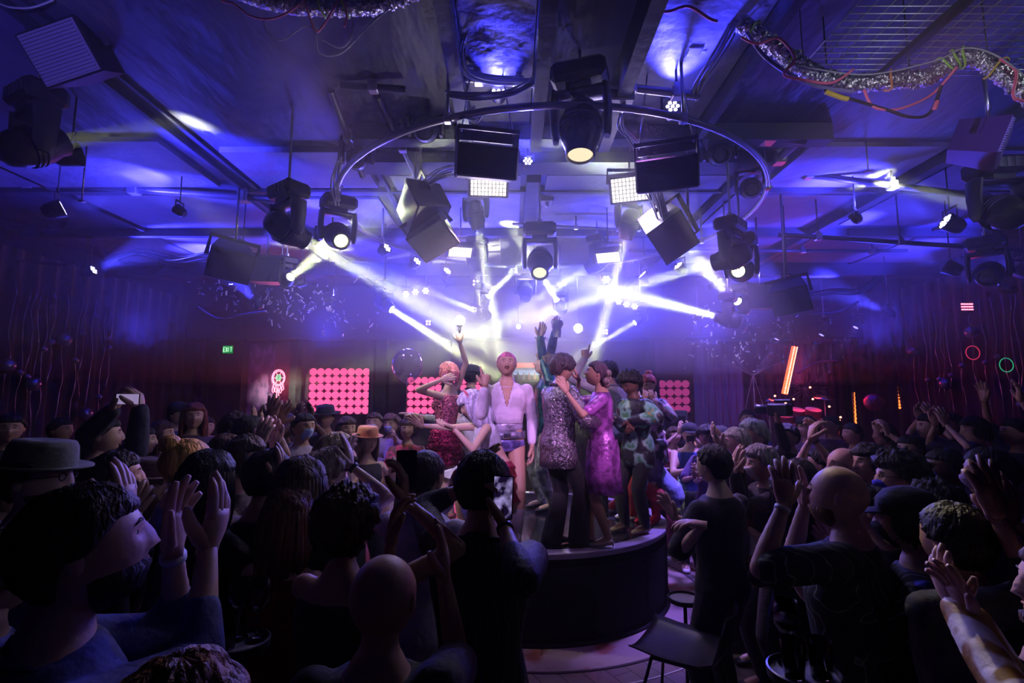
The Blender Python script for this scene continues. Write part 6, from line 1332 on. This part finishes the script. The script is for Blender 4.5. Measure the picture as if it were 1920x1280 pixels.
cord([(570, 0, 2.95), (590, 55, 2.95), (605, 50, 2.95), (640, -5, 2.95), (650, 30, 2.95), (645, 50, 2.95)], .006, pinkc, 'pink cord hanging at the end of the left foil duct')
cord([(495, 35, 3), (500, 60, 3), (530, 75, 3), (570, 50, 3), (590, 60, 3), (600, 100, 3), (640, 100, 3), (690, 50, 3), (735, 12, 3)], .004, whc, 'thin pale wire looping in big arcs under the left foil duct')
cord([(655, 10, 3), (662, 60, 3), (640, 90, 3), (605, 75, 3)], .004, whc, 'second thin wire loop near the left foil duct')
cord([(1215, 14, 3.05), (1250, 22, 3.05), (1290, 12, 3.05), (1330, 35, 3.05), (1345, 40, 3.05)], .010, pinkc, 'twisted pink cord by the top of the cable bundle')
cord([(-5, 5, 3), (20, 14, 3), (60, 14, 3), (100, 0, 3)], .006, whc, 'pale cable loop in the top left corner')
# bundles of cable running down to the ring
def bundle(paths, label, r=.009, n_=7, spread=.035, seed=1, m_=whc):
    rr = random.Random(seed); P0 = [at(*p) for p in paths]; c = P0[0]; t = thing('cable_bundle', label, 'cables', c)
    for i in range(n_):
        off = Vector((rr.uniform(-spread, spread), rr.uniform(-spread, spread), rr.uniform(-spread, spread)))
        MB().tube(smooth_path([p - c + off + Vector((rr.uniform(-.02, .02),) * 3) * (1 if 0 < k_ < len(P0) - 1 else 0) for k_, p in enumerate(P0)], 5), r, 6).build('cable', m_, t)
    return t
bundle([(858, -20, 3.2), (868, 40, 3.3), (862, 90, 3.45), (875, 130, 3.6), (920, 148, 3.7), (990, 150, 3.72)], 'thick bundle of pale cables dropping beside the left silver pipe', n_=10)
bundle([(1400, -20, 3.1), (1380, 30, 3.2), (1345, 95, 3.35), (1310, 150, 3.6), (1300, 178, 3.7)], 'bundle of pale cables slanting down to the right silver pipe', n_=8, seed=2)
bundle([(1168, 212, 3.7), (1168, 240, 3.8), (1195, 275, 3.9), (1220, 320, 4.2)], 'short cables plugged into the right junction box', .007, 5, .02, 3)
bundle([(890, 200, 3.75), (875, 215, 3.8), (895, 225, 3.8), (905, 205, 3.78)], 'coil of cables hanging under the left silver pipe', .008, 6, .015, 4)
bundle([(850, 320, 4.6), (820, 330, 4.8), (790, 355, 5.0), (770, 385, 5.2)], 'cables draped over the pale-sided speaker', .008, 7, .04, 5)
bundle([(1215, 345, 4.4), (1235, 390, 4.6), (1245, 410, 4.6), (1230, 350, 4.5)], 'tangle of cables above the diamond speaker', .007, 9, .05, 6)
bundle([(640, 300, 4.6), (630, 340, 4.7), (635, 380, 4.8)], 'clips and cables on the left side of the ring', .007, 5, .03, 7)
bundle([(200, 490, 8), (260, 470, 8), (330, 486, 8), (400, 475, 7.6), (480, 480, 7.4)], 'dark sagging cables at the far left ceiling', .014, 6, .06, 8, blk)
bundle([(1500, 555, 8), (1560, 545, 8), (1610, 545, 8), (1650, 520, 8)], 'dark sagging cables at the far right ceiling', .014, 5, .06, 9, blk)
bundle([(1010, 148, 3.7), (960, 175, 3.6), (900, 182, 3.6), (840, 178, 3.7)], 'cables sweeping along the front of the ring', .008, 6, .02, 10)
for (px, py, Y, lb) in [(1162, 188, 3.8, 'flat junction box under the right silver pipe'), (1022, 375, 6.3, 'pale square junction box over the middle of the ring')]:
    t = thing('junction_box', lb, 'box', at(px, py, Y)); MB().box((0, 0, 0), (.2, .18, .09), bev=.01).build('case', mat('violet_box', (.22, .2, .32), .4), t, smooth=False); MB().cyl((.02, -.02, -.045), (.02, -.02, -.10), .022).build('plug', clampm, t); MB().tube([(0, 0, .04), (0, 0, CE - t.location.z)], .01, 6).build('hanger', dark, t)
cord([(20, 483, 7.4), (60, 492, 7.4), (130, 497, 7.4)], .02, tin, 'tinsel garland at the far left ceiling'); cord([(370, 575, 9), (410, 597, 9), (450, 590, 9), (500, 583, 9)], .02, tin, 'pale tinsel garland hanging over the exit door')
cord([(1515, 588, 9), (1570, 585, 9), (1610, 565, 9)], .018, tin, 'pale garland over the slanted red tube'); cord([(1495, 700, 9.8), (1530, 680, 9.8), (1570, 676, 9.8)], .02, mat('pink_garland', (.7, .2, .45), .4), 'pink lit garland beside the red tube')
# wire mesh tray, upper right
tr = thing('wire_tray', 'black wire mesh cable tray in the upper right corner', 'cable tray', at(1700, 40, 3.4)); m_ = MB(); c = tr.location; z = 4.25; x0, x1, y0, y1 = 1.95, 4.8, 2.45, 3.3
for i in range(16): y = y0 + (y1 - y0) * i / 15; m_.tube([Vector((x0, y, z)) - c, Vector((x1, y, z)) - c], .004, 5)
for i in range(30): x = x0 + (x1 - x0) * i / 29; m_.tube([Vector((x, y0, z + .006)) - c, Vector((x, y1, z + .006)) - c], .004, 5)
m_.build('mesh', mat('grey_wire', (.35, .37, .40), .35, .7), tr)
for x in (2.5, 3.5): MB().box(Vector((x, (y0 + y1) / 2, z - .03)) - c, (.05, y1 - y0 + .2, .04), Matrix.Rotation(0, 3, 'Z')).build('bracket', rimm, tr, smooth=False)
for x in (2.1, 4.3):
    for y in (y0 + .1, y1 - .1): MB().tube([Vector((x, y, z)) - c, Vector((x, y, CE)) - c], .006, 5).build('hanger', rimm, tr)
for (px, py, lb) in [(375, 222, 'small round sensor on the left beam-crossed pipe'), (153, 378, 'small pinkish sprinkler disc by the far left pipe'), (1628, 322, 'small clamp disc on the right pipe in the bright beam')]:
    t = thing('sprinkler', lb, 'sprinkler', at(px, py, 4.9)); MB().lathe([(0, 0), (.035, 0), (.035, .006), (0, .008)], n=20).build('disc', mat('sprinkler_metal', (.6, .45, .5), .4, .5), t); MB().tube([(0, 0, 0), (0, 0, CE - t.location.z)], .008, 6).build('hanger', clampm, t)
for i, (px, py) in enumerate([(1002, 1240), (1062, 1240), (1052, 1023)]):
    o = MB().box((0, 0, 0), (.022, .010, .0015)).build('floor_confetti', emis('x', (0, 0, 0), 0) if False else mat('green_foil' if i < 2 else 'pink_foil', (.1, .6, .3) if i < 2 else (.8, .2, .4), .3), smooth=False, label=['left green confetti fleck on the floor before the stage', 'right green confetti fleck on the floor before the stage', 'pink confetti fleck on the rim of the stage'][i], cat='confetti')
    o.location = atz(px, py, .003 if i < 2 else SC.z + .002)
for w_ in WARN: print('HEIGHT', w_)
